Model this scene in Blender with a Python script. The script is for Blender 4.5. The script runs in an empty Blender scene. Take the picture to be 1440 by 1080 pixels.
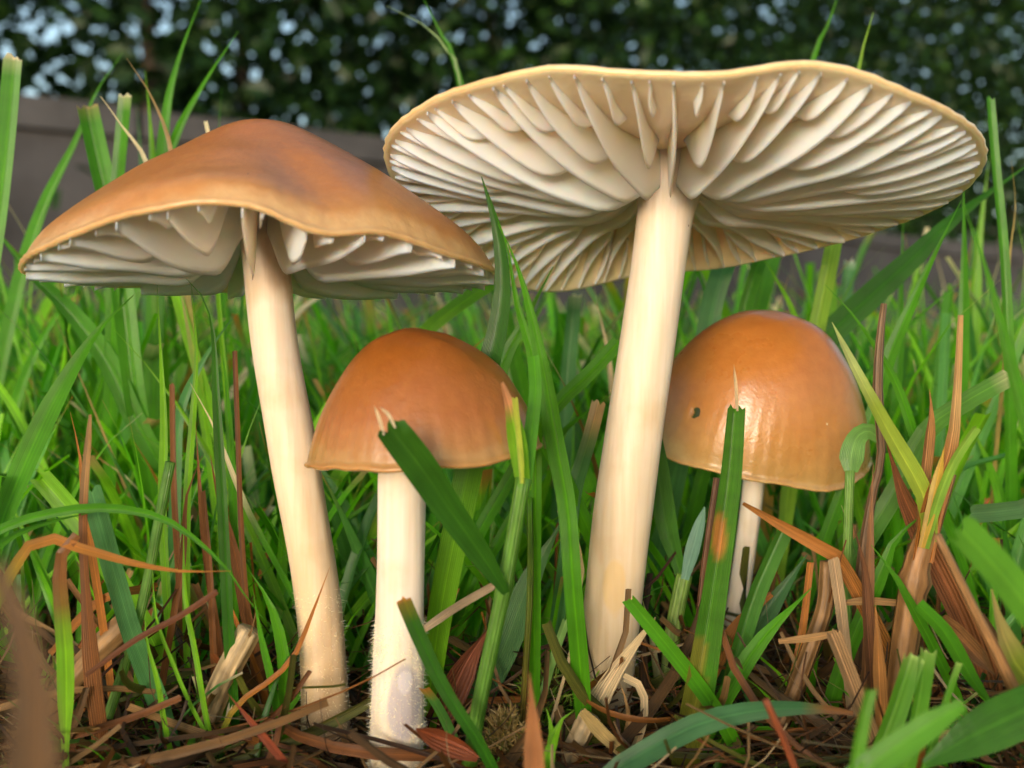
import bpy, math, random
from mathutils import Vector, Matrix, noise
R_ = math.radians
rnd = random.Random(7)

# ------------------------------------------------------------------ camera, sky, sun, exposure
CM = 0.01                       # everything below is written in centimetres
CAM_H, FPX = 3.8, 1544.0        # eye height above the turf, focal length in photo pixels (1440 wide)
PITCH = math.atan(40 / FPX)
scene = bpy.context.scene
C = scene.collection
cam_data = bpy.data.cameras.new('camera')
cam = bpy.data.objects.new('camera', cam_data); C.objects.link(cam)
cam.location = (0, 0, CAM_H * CM)
cam.rotation_euler = (R_(90) - PITCH, 0, 0)
cam_data.sensor_width = 36.0
cam_data.lens = 36.0 * FPX / 1440.0
cam_data.clip_start = 0.004
cam_data.clip_end = 500.0
cam_data.dof.use_dof = True
cam_data.dof.focus_distance = 0.104
cam_data.dof.aperture_fstop = 36.0
cam_data.dof.aperture_blades = 0
scene.camera = cam

SUN_EL, SUN_AZ = 5.5, 198.0    # azimuth clockwise from +Y (the view direction): low, behind and left of the camera
world = bpy.data.worlds.new('World'); scene.world = world
world.use_nodes = True
wn = world.node_tree.nodes; wl = world.node_tree.links
sky = wn.new('ShaderNodeTexSky'); sky.sky_type = 'NISHITA'; sky.sun_disc = False
sky.sun_elevation = R_(SUN_EL); sky.sun_rotation = R_(SUN_AZ)
sky.air_density = 0.9; sky.dust_density = 1.5; sky.ozone_density = 1.0
wn['Background'].inputs['Strength'].default_value = 0.15
wl.new(sky.outputs[0], wn['Background'].inputs['Color'])
sun_data = bpy.data.lights.new('sun', 'SUN')
sun_data.energy = 1.2; sun_data.angle = R_(24); sun_data.color = (1.0, 0.985, 0.965)
sun = bpy.data.objects.new('sun', sun_data); C.objects.link(sun)
sd = Vector((math.sin(R_(SUN_AZ)) * math.cos(R_(SUN_EL)), math.cos(R_(SUN_AZ)) * math.cos(R_(SUN_EL)), math.sin(R_(SUN_EL))))
sun.rotation_euler = (-sd).to_track_quat('-Z', 'Y').to_euler()
sun.location = sd * 3

vs = scene.view_settings
vs.view_transform = 'Standard'; vs.look = 'None'; vs.gamma = 1.0; vs.use_curve_mapping = False
vs.exposure = 1.56
scene.render.engine = 'CYCLES'
scene.cycles.use_denoising = True
scene.cycles.max_bounces = 10
scene.cycles.diffuse_bounces = 5
scene.cycles.transmission_bounces = 6
scene.cycles.sample_clamp_indirect = 6.0

# ------------------------------------------------------------------ helpers
def pix(x, y, d):
    """photo pixel + distance ahead of the camera (cm) -> point in cm"""
    u = (x - 720) / FPX; v = (540 - y) / FPX
    dy = math.cos(PITCH) + v * math.sin(PITCH)
    dz = -math.sin(PITCH) + v * math.cos(PITCH)
    k = d / dy
    return Vector((u * k, d, CAM_H + dz * k))

def ground_z(x, y):
    f = max(0.0, 1 - math.hypot(x, y - 12) / 70)
    return f * (0.22 * noise.noise(Vector((x * .35, y * .35, 3.1))) + 0.10 * noise.noise(Vector((x * 1.2, y * 1.2, 7.7))))

def tag(o, label=None, cat=None, group=None, kind=None):
    if label: o['label'] = label
    if cat: o['category'] = cat
    if group: o['group'] = group
    if kind: o['kind'] = kind
    return o

def empty(name, loc):
    o = bpy.data.objects.new(name, None); C.objects.link(o)
    o.location = Vector(loc) * CM; o.empty_display_size = 0.01
    return o

def make(name, verts, faces, mat, parent=None, origin=(0, 0, 0), col=None, bl=None, smooth=True, rad=None):
    """one mesh object; verts in world cm; parts are stored relative to the parent's place"""
    org = Vector(origin)
    if parent is not None:
        p = parent; org = Vector((0, 0, 0))
        while p is not None:
            org = org + p.location / CM; p = p.parent
    me = bpy.data.meshes.new(name)
    me.from_pydata([((v[0] - org[0]) * CM, (v[1] - org[1]) * CM, (v[2] - org[2]) * CM) for v in verts], [], faces)
    if smooth: me.polygons.foreach_set('use_smooth', [True] * len(me.polygons))
    if col is not None:
        a = me.attributes.new('Col', 'FLOAT_COLOR', 'POINT')
        a.data.foreach_set('color', [c for q in col for c in (q[0], q[1], q[2], 1.0)])
    if bl is not None:
        a = me.attributes.new('bl', 'FLOAT_VECTOR', 'POINT')
        a.data.foreach_set('vector', [c for q in bl for c in q])
    if rad is not None:
        a = me.attributes.new('rad', 'FLOAT', 'POINT')
        a.data.foreach_set('value', rad)
    me.update()
    me.materials.append(mat)
    o = bpy.data.objects.new(name, me); C.objects.link(o)
    if parent is not None: o.parent = parent
    else: o.location = org * CM
    return o

def catmull(pts, n):
    P = [Vector(p) for p in pts]
    if len(P) == 2:
        return [P[0].lerp(P[1], i / n) for i in range(n + 1)]
    Q = [P[0] * 2 - P[1]] + P + [P[-1] * 2 - P[-2]]
    ln = [0]
    for a, b in zip(P, P[1:]): ln.append(ln[-1] + (b - a).length)
    out = []
    for i in range(n + 1):
        s = ln[-1] * i / n
        k = 0
        while k < len(P) - 2 and ln[k + 1] < s: k += 1
        t = (s - ln[k]) / max(1e-6, ln[k + 1] - ln[k])
        p0, p1, p2, p3 = Q[k:k + 4]
        out.append(.5 * ((2 * p1) + (p2 - p0) * t + (2 * p0 - 5 * p1 + 4 * p2 - p3) * t * t + (3 * p1 - p0 - 3 * p2 + p3) * t ** 3))
    return out

def lerp(a, b, t): return a + (b - a) * t
def sstep(a, b, x):
    t = min(1, max(0, (x - a) / (b - a))); return t * t * (3 - 2 * t)
def cmix(a, b, t): return tuple(lerp(p, q, t) for p, q in zip(a, b))
def table(tab, x):
    for (a, va), (b, vb) in zip(tab, tab[1:]):
        if x <= b: return lerp(va, vb, (x - a) / (b - a))
    return tab[-1][1]
def smooth_table(tab, x):
    """Catmull-Rom through (x, y) rows"""
    n = len(tab)
    for k in range(n - 1):
        if x <= tab[k + 1][0] or k == n - 2:
            (x1, y1), (x2, y2) = tab[k], tab[k + 1]
            x0, y0 = tab[k - 1] if k else (2 * x1 - x2, y1)
            x3, y3 = tab[k + 2] if k + 2 < n else (2 * x2 - x1, 2 * y2 - y1)
            t = (x - x1) / (x2 - x1); h = x2 - x1
            m1 = (y2 - y0) / (x2 - x0) * h; m2 = (y3 - y1) / (x3 - x1) * h
            return (2*t**3-3*t*t+1)*y1 + (t**3-2*t*t+t)*m1 + (-2*t**3+3*t*t)*y2 + (t**3-t*t)*m2
def ring_table(tab, deg):
    """periodic smooth table over degrees; rows (deg, a, b)"""
    n = len(tab); deg = (deg - tab[0][0]) % 360 + tab[0][0]
    for k in range(n):
        d1 = tab[k][0]; d2 = tab[(k + 1) % n][0] + (360 if k == n - 1 else 0)
        if d1 <= deg <= d2:
            t = (deg - d1) / (d2 - d1); out = []
            for j in (1, 2):
                p0, p1, p2, p3 = tab[k - 1][j], tab[k][j], tab[(k + 1) % n][j], tab[(k + 2) % n][j]
                out.append(.5 * (2*p1 + (p2-p0)*t + (2*p0-5*p1+4*p2-p3)*t*t + (3*p1-p0-3*p2+p3)*t**3))
            return out

# ------------------------------------------------------------------ materials
def mat_new(name):
    m = bpy.data.materials.new(name); m.use_nodes = True
    nt = m.node_tree; nt.nodes.clear()
    out = nt.nodes.new('ShaderNodeOutputMaterial')
    return m, nt, out
def N(nt, typ, **kw):
    n = nt.nodes.new(typ)
    for k, v in kw.items():
        if k.startswith('i_'): n.inputs[k[2:].replace('_', ' ')].default_value = v
        else: setattr(n, k, v)
    return n
def ramp(nt, fac, stops):
    r = nt.nodes.new('ShaderNodeValToRGB')
    e = r.color_ramp.elements
    while len(e) < len(stops): e.new(0.5)
    for el, (p, c) in zip(e, stops):
        el.position = p; el.color = (c[0], c[1], c[2], 1) if len(c) == 3 else c
    nt.links.new(fac, r.inputs[0]); return r.outputs[0]
def mixc(nt, fac, a, b, mode='MIX'):
    m = nt.nodes.new('ShaderNodeMix'); m.data_type = 'RGBA'; m.blend_type = mode
    for s, v in ((m.inputs[0], fac), (m.inputs[6], a), (m.inputs[7], b)):
        if isinstance(v, (int, float)): s.default_value = v
        elif isinstance(v, tuple): s.default_value = (v[0], v[1], v[2], 1)
        else: nt.links.new(v, s)
    return m.outputs[2]
def mathn(nt, op, a, b=0.0, c=None):
    m = nt.nodes.new('ShaderNodeMath'); m.operation = op
    for i, v in enumerate((a, b) if c is None else (a, b, c)):
        if isinstance(v, (int, float)): m.inputs[i].default_value = v
        else: nt.links.new(v, m.inputs[i])
    return m.outputs[0]

def leaf_material(name, transl=0.42, rough=0.34, stripes=14.0, vein=0.06, streak=1.0, spec=0.42, tint=None):
    m, nt, out = mat_new(name); L = nt.links.new
    col = N(nt, 'ShaderNodeAttribute', attribute_name='Col')
    bl = N(nt, 'ShaderNodeAttribute', attribute_name='bl')
    sep = N(nt, 'ShaderNodeSeparateXYZ'); L(bl.outputs['Vector'], sep.inputs[0])
    st = mathn(nt, 'SINE', mathn(nt, 'MULTIPLY', sep.outputs[0], stripes * 3.14159))
    tc = N(nt, 'ShaderNodeTexCoord')
    nz = N(nt, 'ShaderNodeTexNoise', i_Scale=420.0, i_Detail=4.0)
    L(tc.outputs['Object'], nz.inputs['Vector'])
    nz2 = N(nt, 'ShaderNodeTexNoise', i_Scale=1700.0, i_Detail=2.0)
    L(tc.outputs['Object'], nz2.inputs['Vector'])
    vm = N(nt, 'ShaderNodeVectorMath', operation='MULTIPLY'); vm.inputs[1].default_value = (5.5, 2.2, 60.0); L(bl.outputs['Vector'], vm.inputs[0])
    n4 = N(nt, 'ShaderNodeTexNoise', i_Scale=1.0, i_Detail=5.0, i_Roughness=0.7); L(vm.outputs[0], n4.inputs['Vector'])
    k = mathn(nt, 'ADD', mathn(nt, 'MULTIPLY', st, vein), mathn(nt, 'MULTIPLY_ADD', nz.outputs[0], 0.5, 0.30))
    k = mathn(nt, 'ADD', k, mathn(nt, 'MULTIPLY_ADD', n4.outputs[0], streak, 0.45 - 0.5 * streak))
    cr = N(nt, 'ShaderNodeCombineColor')
    for i in range(3): L(k, cr.inputs[i])
    base = mixc(nt, 1.0, col.outputs['Color'], cr.outputs[0], 'MULTIPLY')
    if tint: base = mixc(nt, 1.0, base, tint, 'MULTIPLY')
    # a pale keel along the middle of every leaf
    keel = mathn(nt, 'SUBTRACT', 1.0, mathn(nt, 'MULTIPLY', mathn(nt, 'ABSOLUTE', sep.outputs[0]), 9.0))
    keel = mathn(nt, 'MULTIPLY', mathn(nt, 'MAXIMUM', keel, 0.0), 0.35)
    base = mixc(nt, keel, base, mixc(nt, 1.0, base, (2.2, 1.9, 2.0), 'MULTIPLY'))
    bmp = N(nt, 'ShaderNodeBump', i_Strength=0.4, i_Distance=0.00012)
    L(mathn(nt, 'ADD', st, mathn(nt, 'MULTIPLY', nz2.outputs[0], 1.2)), bmp.inputs['Height'])
    p = N(nt, 'ShaderNodeBsdfPrincipled', i_Roughness=rough)
    p.inputs['Specular IOR Level'].default_value = spec
    L(base, p.inputs['Base Color']); L(bmp.outputs[0], p.inputs['Normal'])
    t = N(nt, 'ShaderNodeBsdfTranslucent')
    L(mixc(nt, 1.0, base, (1.8, 1.75, 0.6), 'MULTIPLY'), t.inputs['Color'])
    mx = N(nt, 'ShaderNodeMixShader'); mx.inputs[0].default_value = transl
    L(p.outputs[0], mx.inputs[1]); L(t.outputs[0], mx.inputs[2]); L(mx.outputs[0], out.inputs['Surface'])
    return m

def specks(nt, scale, thr, src):
    v = N(nt, 'ShaderNodeTexVoronoi', i_Scale=scale)
    nt.links.new(src, v.inputs['Vector'])
    w = N(nt, 'ShaderNodeTexWhiteNoise'); nt.links.new(v.outputs['Position'], w.inputs['Vector'])
    near = mathn(nt, 'LESS_THAN', v.outputs['Distance'], thr)
    few = mathn(nt, 'GREATER_THAN', w.outputs['Value'], 0.72)
    return mathn(nt, 'MULTIPLY', near, few)

def cap_material(name, stops, rough=0.34, sss=0.35, hole=None, sheen=0.0):
    m, nt, out = mat_new(name); L = nt.links.new
    rad = N(nt, 'ShaderNodeAttribute', attribute_name='rad')
    tc = N(nt, 'ShaderNodeTexCoord')
    n1 = N(nt, 'ShaderNodeTexNoise', i_Scale=70.0, i_Detail=5.0, i_Roughness=0.6); L(tc.outputs['Object'], n1.inputs['Vector'])
    n2 = N(nt, 'ShaderNodeTexNoise', i_Scale=900.0, i_Detail=3.0); L(tc.outputs['Object'], n2.inputs['Vector'])
    n3 = N(nt, 'ShaderNodeTexNoise', i_Scale=2600.0, i_Detail=2.0); L(tc.outputs['Object'], n3.inputs['Vector'])
    f = mathn(nt, 'ADD', rad.outputs['Fac'], mathn(nt, 'MULTIPLY_ADD', n1.outputs[0], 0.30, -0.15))
    c = ramp(nt, f, stops)
    c = mixc(nt, mathn(nt, 'MULTIPLY_ADD', n2.outputs[0], 0.9, -0.28), c, mixc(nt, 1.0, c, (0.70, 0.58, 0.42), 'MULTIPLY'))
    c = mixc(nt, mathn(nt, 'MULTIPLY', specks(nt, 420.0, 0.05, tc.outputs['Object']), 0.55), c, (0.75, 0.66, 0.5))
    c = mixc(nt, mathn(nt, 'MULTIPLY', specks(nt, 330.0, 0.035, tc.outputs['Object']), 0.8), c, (0.04, 0.02, 0.01))
    un = N(nt, 'ShaderNodeMapRange', i_From_Min=1.05, i_From_Max=1.12); L(rad.outputs['Fac'], un.inputs[0])
    c = mixc(nt, un.outputs[0], c, (.86, .72, .50))
    if hole is not None:
        g = N(nt, 'ShaderNodeVectorMath', operation='DISTANCE'); L(tc.outputs['Object'], g.inputs[0]); g.name = 'bite'
        dd = mathn(nt, 'ADD', g.outputs['Value'], mathn(nt, 'MULTIPLY_ADD', n2.outputs[0], 0.0009, -0.00045))
        c = mixc(nt, mathn(nt, 'LESS_THAN', dd, 0.00062), c, (0.035, 0.05, 0.006))
    bmp = N(nt, 'ShaderNodeBump', i_Strength=0.3, i_Distance=0.0002)
    L(mathn(nt, 'ADD', n2.outputs[0], mathn(nt, 'MULTIPLY', n3.outputs[0], 0.5)), bmp.inputs['Height'])
    p = N(nt, 'ShaderNodeBsdfPrincipled')
    L(mathn(nt, 'MULTIPLY_ADD', n1.outputs[0], 0.3, rough - 0.15), p.inputs['Roughness'])
    p.inputs['Subsurface Weight'].default_value = sss
    p.inputs['Subsurface Radius'].default_value = (1.0, 0.5, 0.2)
    p.inputs['Subsurface Scale'].default_value = 0.0022
    p.inputs['Specular IOR Level'].default_value = 0.5
    p.inputs['Coat Weight'].default_value = 0.12; p.inputs['Coat Roughness'].default_value = 0.2
    L(c, p.inputs['Base Color']); L(bmp.outputs[0], p.inputs['Normal']); L(p.outputs[0], out.inputs['Surface'])
    return m

def gill_material():
    m, nt, out = mat_new('gill_flesh'); L = nt.links.new
    rad = N(nt, 'ShaderNodeAttribute', attribute_name='rad')      # 0 at the flesh, 1 at the free edge
    tc = N(nt, 'ShaderNodeTexCoord')
    n1 = N(nt, 'ShaderNodeTexNoise', i_Scale=130.0, i_Detail=4.0); L(tc.outputs['Object'], n1.inputs['Vector'])
    n2 = N(nt, 'ShaderNodeTexNoise', i_Scale=1500.0, i_Detail=2.0); L(tc.outputs['Object'], n2.inputs['Vector'])
    f = mathn(nt, 'ADD', rad.outputs['Fac'], mathn(nt, 'MULTIPLY_ADD', n1.outputs[0], 0.5, -0.25))
    c = ramp(nt, f, [(0.0, (0.84, 0.66, 0.40)), (0.25, (0.90, 0.83, 0.71)), (0.8, (0.94, 0.91, 0.85))])
    c = mixc(nt, mathn(nt, 'MULTIPLY', specks(nt, 300.0, 0.04, tc.outputs['Object']), 0.85), c, (0.06, 0.03, 0.015))
    bmp = N(nt, 'ShaderNodeBump', i_Strength=0.12, i_Distance=0.00015); L(n2.outputs[0], bmp.inputs['Height'])
    p = N(nt, 'ShaderNodeBsdfPrincipled', i_Roughness=0.6)
    p.inputs['Subsurface Weight'].default_value = 0.8
    p.inputs['Subsurface Radius'].default_value = (1.0, 0.6, 0.32)
    p.inputs['Subsurface Scale'].default_value = 0.0016
    p.inputs['Specular IOR Level'].default_value = 0.25
    L(c, p.inputs['Base Color']); L(bmp.outputs[0], p.inputs['Normal']); L(p.outputs[0], out.inputs['Surface'])
    return m

def stem_material(name, stops, bruise=None):
    m, nt, out = mat_new(name); L = nt.links.new
    rad = N(nt, 'ShaderNodeAttribute', attribute_name='rad')      # 0 base .. 1 top
    tc = N(nt, 'ShaderNodeTexCoord')
    mp = N(nt, 'ShaderNodeMapping'); mp.inputs['Scale'].default_value = (1600, 1600, 90); L(tc.outputs['Object'], mp.inputs[0])
    n1 = N(nt, 'ShaderNodeTexNoise', i_Scale=1.0, i_Detail=4.0); L(mp.outputs[0], n1.inputs['Vector'])
    n2 = N(nt, 'ShaderNodeTexNoise', i_Scale=170.0, i_Detail=5.0); L(tc.outputs['Object'], n2.inputs['Vector'])
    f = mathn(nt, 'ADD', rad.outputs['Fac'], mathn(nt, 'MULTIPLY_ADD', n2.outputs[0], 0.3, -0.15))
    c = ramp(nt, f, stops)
    c = mixc(nt, mathn(nt, 'MULTIPLY_ADD', n1.outputs[0], 1.6, -0.45), c, mixc(nt, 1.0, c, (0.86, 0.78, 0.64), 'MULTIPLY'))
    c = mixc(nt, mathn(nt, 'MULTIPLY', specks(nt, 420.0, 0.05, tc.outputs['Object']), 0.8), c, (0.12, 0.06, 0.025))
    sm = N(nt, 'ShaderNodeMapRange', i_From_Min=0.54, i_From_Max=0.74, i_To_Min=0.0, i_To_Max=0.55); L(n2.outputs[0], sm.inputs[0])
    c = mixc(nt, sm.outputs[0], c, mixc(nt, 1.0, c, (0.80, 0.66, 0.46), 'MULTIPLY'))
    if bruise:
        for (pos, sc, colr, amt) in bruise:
            g = N(nt, 'ShaderNodeMapping'); L(tc.outputs['Object'], g.inputs[0])
            g.inputs['Location'].default_value = tuple(-p * s for p, s in zip(pos, sc)); g.inputs['Scale'].default_value = sc
            ln = N(nt, 'ShaderNodeVectorMath', operation='LENGTH'); L(g.outputs[0], ln.inputs[0])
            dd = mathn(nt, 'ADD', ln.outputs['Value'], mathn(nt, 'MULTIPLY_ADD', n2.outputs[0], 1.1, -0.55))
            fac = N(nt, 'ShaderNodeMapRange', i_From_Min=1.05, i_From_Max=0.8, i_To_Min=0.0, i_To_Max=amt); L(dd, fac.inputs[0])
            c = mixc(nt, fac.outputs[0], c, colr)
    bmp = N(nt, 'ShaderNodeBump', i_Strength=0.25, i_Distance=0.0002); L(mathn(nt, 'ADD', n1.outputs[0], n2.outputs[0]), bmp.inputs['Height'])
    p = N(nt, 'ShaderNodeBsdfPrincipled', i_Roughness=0.52)
    p.inputs['Subsurface Weight'].default_value = 0.45
    p.inputs['Subsurface Radius'].default_value = (1.0, 0.62, 0.34)
    p.inputs['Subsurface Scale'].default_value = 0.0014
    p.inputs['Specular IOR Level'].default_value = 0.3
    L(c, p.inputs['Base Color']); L(bmp.outputs[0], p.inputs['Normal']); L(p.outputs[0], out.inputs['Surface'])
    return m

def simple_material(name, c1, c2, scale, rough=0.9, bump=0.4, dist=0.002, detail=8.0, c3=None):
    m, nt, out = mat_new(name); L = nt.links.new
    tc = N(nt, 'ShaderNodeTexCoord')
    n1 = N(nt, 'ShaderNodeTexNoise', i_Scale=scale, i_Detail=detail, i_Roughness=0.65); L(tc.outputs['Object'], n1.inputs['Vector'])
    st = [(0.3, c1), (0.7, c2)] if c3 is None else [(0.28, c1), (0.5, c2), (0.72, c3)]
    c = ramp(nt, n1.outputs[0], st)
    n2 = N(nt, 'ShaderNodeTexNoise', i_Scale=scale * 7, i_Detail=6.0); L(tc.outputs['Object'], n2.inputs['Vector'])
    c = mixc(nt, mathn(nt, 'MULTIPLY', n2.outputs[0], 0.6), c, mixc(nt, 1.0, c, (0.5, 0.5, 0.5), 'MULTIPLY'))
    bmp = N(nt, 'ShaderNodeBump', i_Strength=bump, i_Distance=dist); L(n2.outputs[0], bmp.inputs['Height'])
    p = N(nt, 'ShaderNodeBsdfPrincipled', i_Roughness=rough)
    L(c, p.inputs['Base Color']); L(bmp.outputs[0], p.inputs['Normal']); L(p.outputs[0], out.inputs['Surface'])
    return m

M_LEAF = leaf_material('grass_leaf')
M_DRY = leaf_material('dry_grass', transl=0.2, rough=0.5, stripes=8.0, vein=0.2, streak=2.0, spec=0.35, tint=(0.74, 0.66, 0.56))
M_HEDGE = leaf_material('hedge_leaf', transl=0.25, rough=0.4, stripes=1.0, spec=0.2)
M_SOIL = simple_material('soil_and_thatch', (0.035, 0.022, 0.012), (0.12, 0.075, 0.035), 120.0, c3=(0.06, 0.07, 0.02))
M_WALL = simple_material('shade_darkened_concrete', (0.02, 0.019, 0.02), (0.08, 0.078, 0.084), 5.0, dist=0.004)  # wall colour darkened to stand in for shade on the background
M_COPE = simple_material('coping_concrete', (0.03, 0.029, 0.03), (0.09, 0.088, 0.092), 8.0, dist=0.004)  # coping colour darkened too, in place of real shade
M_BARK = simple_material('hedge_bark', (0.05, 0.035, 0.025), (0.12, 0.09, 0.06), 40.0)
M_GILL = gill_material()
M_FUZZ = leaf_material('mycelium_fuzz', transl=0.4, rough=0.7, stripes=0.0)

# ------------------------------------------------------------------ ground
def axis(lo, hi, fine0, fine1, step):
    a = []; v = fine0
    while v < fine1: a.append(v); v += step
    s = step; v = fine1
    while v < hi: a.append(v); s *= 1.35; v += s
    a.append(hi); s = step; v = fine0
    while True:
        s *= 1.35; v -= s
        if v <= lo: break
        a.insert(0, v)
    a.insert(0, lo); return a
xs = axis(-6000, 6000, -16, 16, 0.35); ys = axis(-6000, 6000, 4, 36, 0.35)
gv = [(x, y, ground_z(x, y)) for y in ys for x in xs]
nx = len(xs)
gf = [(j * nx + i, j * nx + i + 1, (j + 1) * nx + i + 1, (j + 1) * nx + i) for j in range(len(ys) - 1) for i in range(nx - 1)]
tag(make('ground', gv, gf, M_SOIL), 'dark soil of the lawn littered with dead grass', 'ground', kind='structure')

# ------------------------------------------------------------------ wall and hedge behind the lawn
def offset_path(path, off):
    out = []
    for i, p in enumerate(path):
        a = path[max(0, i - 1)]; b = path[min(len(path) - 1, i + 1)]
        t = (b - a).normalized(); out.append(p + Vector((-t.y, t.x)) * off)
    return out
WALL = [Vector(p) for p in ((-330, 40), (-160, 128), (-82, 175), (-22, 211), (31, 265), (122, 368), (198, 424), (330, 490), (520, 560))]
WALLS = [Vector((p.x, p.y)) for p in catmull([Vector((p.x, p.y, 0)) for p in WALL], 40)]
def slab(name, path, o0, o1, z0, z1, mat, parent):
    A = offset_path(path, o0); B = offset_path(path, o1); v = []; f = []
    for a, b in zip(A, B):
        v += [(a.x, a.y, z0), (a.x, a.y, z1), (b.x, b.y, z1), (b.x, b.y, z0)]
    for i in range(len(A) - 1):
        for k in range(4):
            f.append((i * 4 + k, i * 4 + 4 + k, i * 4 + 4 + (k + 1) % 4, i * 4 + (k + 1) % 4))
    f += [(0, 1, 2, 3), tuple(len(v) - 4 + k for k in (3, 2, 1, 0))]
    return make(name, v, f, mat, parent, smooth=False)
wall = tag(empty('garden_wall', (31, 265, 0)), 'low grey concrete garden wall running between lawn and hedge', 'wall')
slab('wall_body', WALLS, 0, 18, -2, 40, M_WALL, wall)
for i in range(len(WALLS) - 1):
    a, b = WALLS[i], WALLS[i + 1]; g = (b - a).normalized() * .6; n_ = Vector((-g.y, g.x))
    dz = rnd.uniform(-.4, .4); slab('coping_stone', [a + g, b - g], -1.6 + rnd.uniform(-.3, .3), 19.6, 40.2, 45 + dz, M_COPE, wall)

hedge = tag(empty('hedge', (-20, 330, 0)), 'tall dark leafy hedge with sky showing through its gaps', 'hedge')
HP = offset_path(WALLS, 62)
def hedge_leaves(count, seed, maxz):
    r = random.Random(seed); v = []; f = []; col = []; bl = []
    k = 0
    while k < count:
        i = lerp(6, 35, r.random()); j = int(i); p = HP[j].lerp(HP[j + 1], i - j)
        q = WALLS[j].lerp(WALLS[j + 1], i - j); n = (p - q).normalized()
        o = r.gauss(0, 22); z = r.uniform(20, maxz)
        c = Vector((p.x + n.x * o, p.y + n.y * o, z))
        dist = c.length
        dens = 1.0 * noise.noise(Vector((c.x * .022, 3 + c.y * .022, z * .03))) + .6 * noise.noise(Vector((c.x * .11, 9 + c.y * .11, z * .11)))
        if dens < -0.42 + 0.2 * (z / maxz) + r.uniform(-.1, .1): 
            if r.random() < .93: continue
        s = r.uniform(3.6, 6.2)
        d = Vector((r.gauss(0, 1), r.gauss(0, 1), r.gauss(-.3, .8))).normalized()
        u = d.cross(Vector((r.gauss(0, 1), r.gauss(0, 1), r.gauss(0, 1)))).normalized() * s * .34
        b = len(v); nrm = d.cross(u).normalized() * s * .08
        v += [c, c + d * s * .45 + u + nrm, c + d * s, c + d * s * .45 - u + nrm]
        f += [(b, b + 1, b + 2), (b, b + 2, b + 3)]
        g = r.uniform(.6, 1.35); base = (.012 * g, .034 * g, .009 * g) if r.random() < .8 else (.025 * g, .065 * g, .012 * g)  # leaf greens darkened to stand in for the dimmer light back here
        col += [base] * 4; bl += [(0.5, 0, 0)] * 4
        k += 1
    return v, f, col, bl
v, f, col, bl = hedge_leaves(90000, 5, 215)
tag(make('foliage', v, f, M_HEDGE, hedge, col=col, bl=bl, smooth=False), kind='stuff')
def tube(pts, rads, sides=8, cap=True):
    v = []; f = []; n = len(pts)
    up = Vector((0.3, 1, 0.2)).normalized()
    for i, p in enumerate(pts):
        t = (pts[min(n - 1, i + 1)] - pts[max(0, i - 1)]).normalized()
        a = t.cross(up).normalized(); b = a.cross(t)
        for k in range(sides):
            w = 2 * math.pi * k / sides
            v.append(p + (a * math.cos(w) + b * math.sin(w)) * rads[i])
    for i in range(n - 1):
        for k in range(sides):
            f.append((i * sides + k, i * sides + (k + 1) % sides, (i + 1) * sides + (k + 1) % sides, (i + 1) * sides + k))
    if cap: f += [tuple(range(sides))[::-1], tuple(range((n - 1) * sides, n * sides))]
    return v, f
for i in range(2, len(HP) - 2, 2):
    p = HP[i]; pts = []; x, y = p.x, p.y
    for k in range(7):
        pts.append(Vector((x, y, k * 30 - 1))); x += rnd.gauss(0, 6); y += rnd.gauss(0, 6)
    tv, tf = tube(pts, [2.6 - .33 * k for k in range(7)], 7)
    make('branch', tv, tf, M_BARK, hedge)

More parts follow.
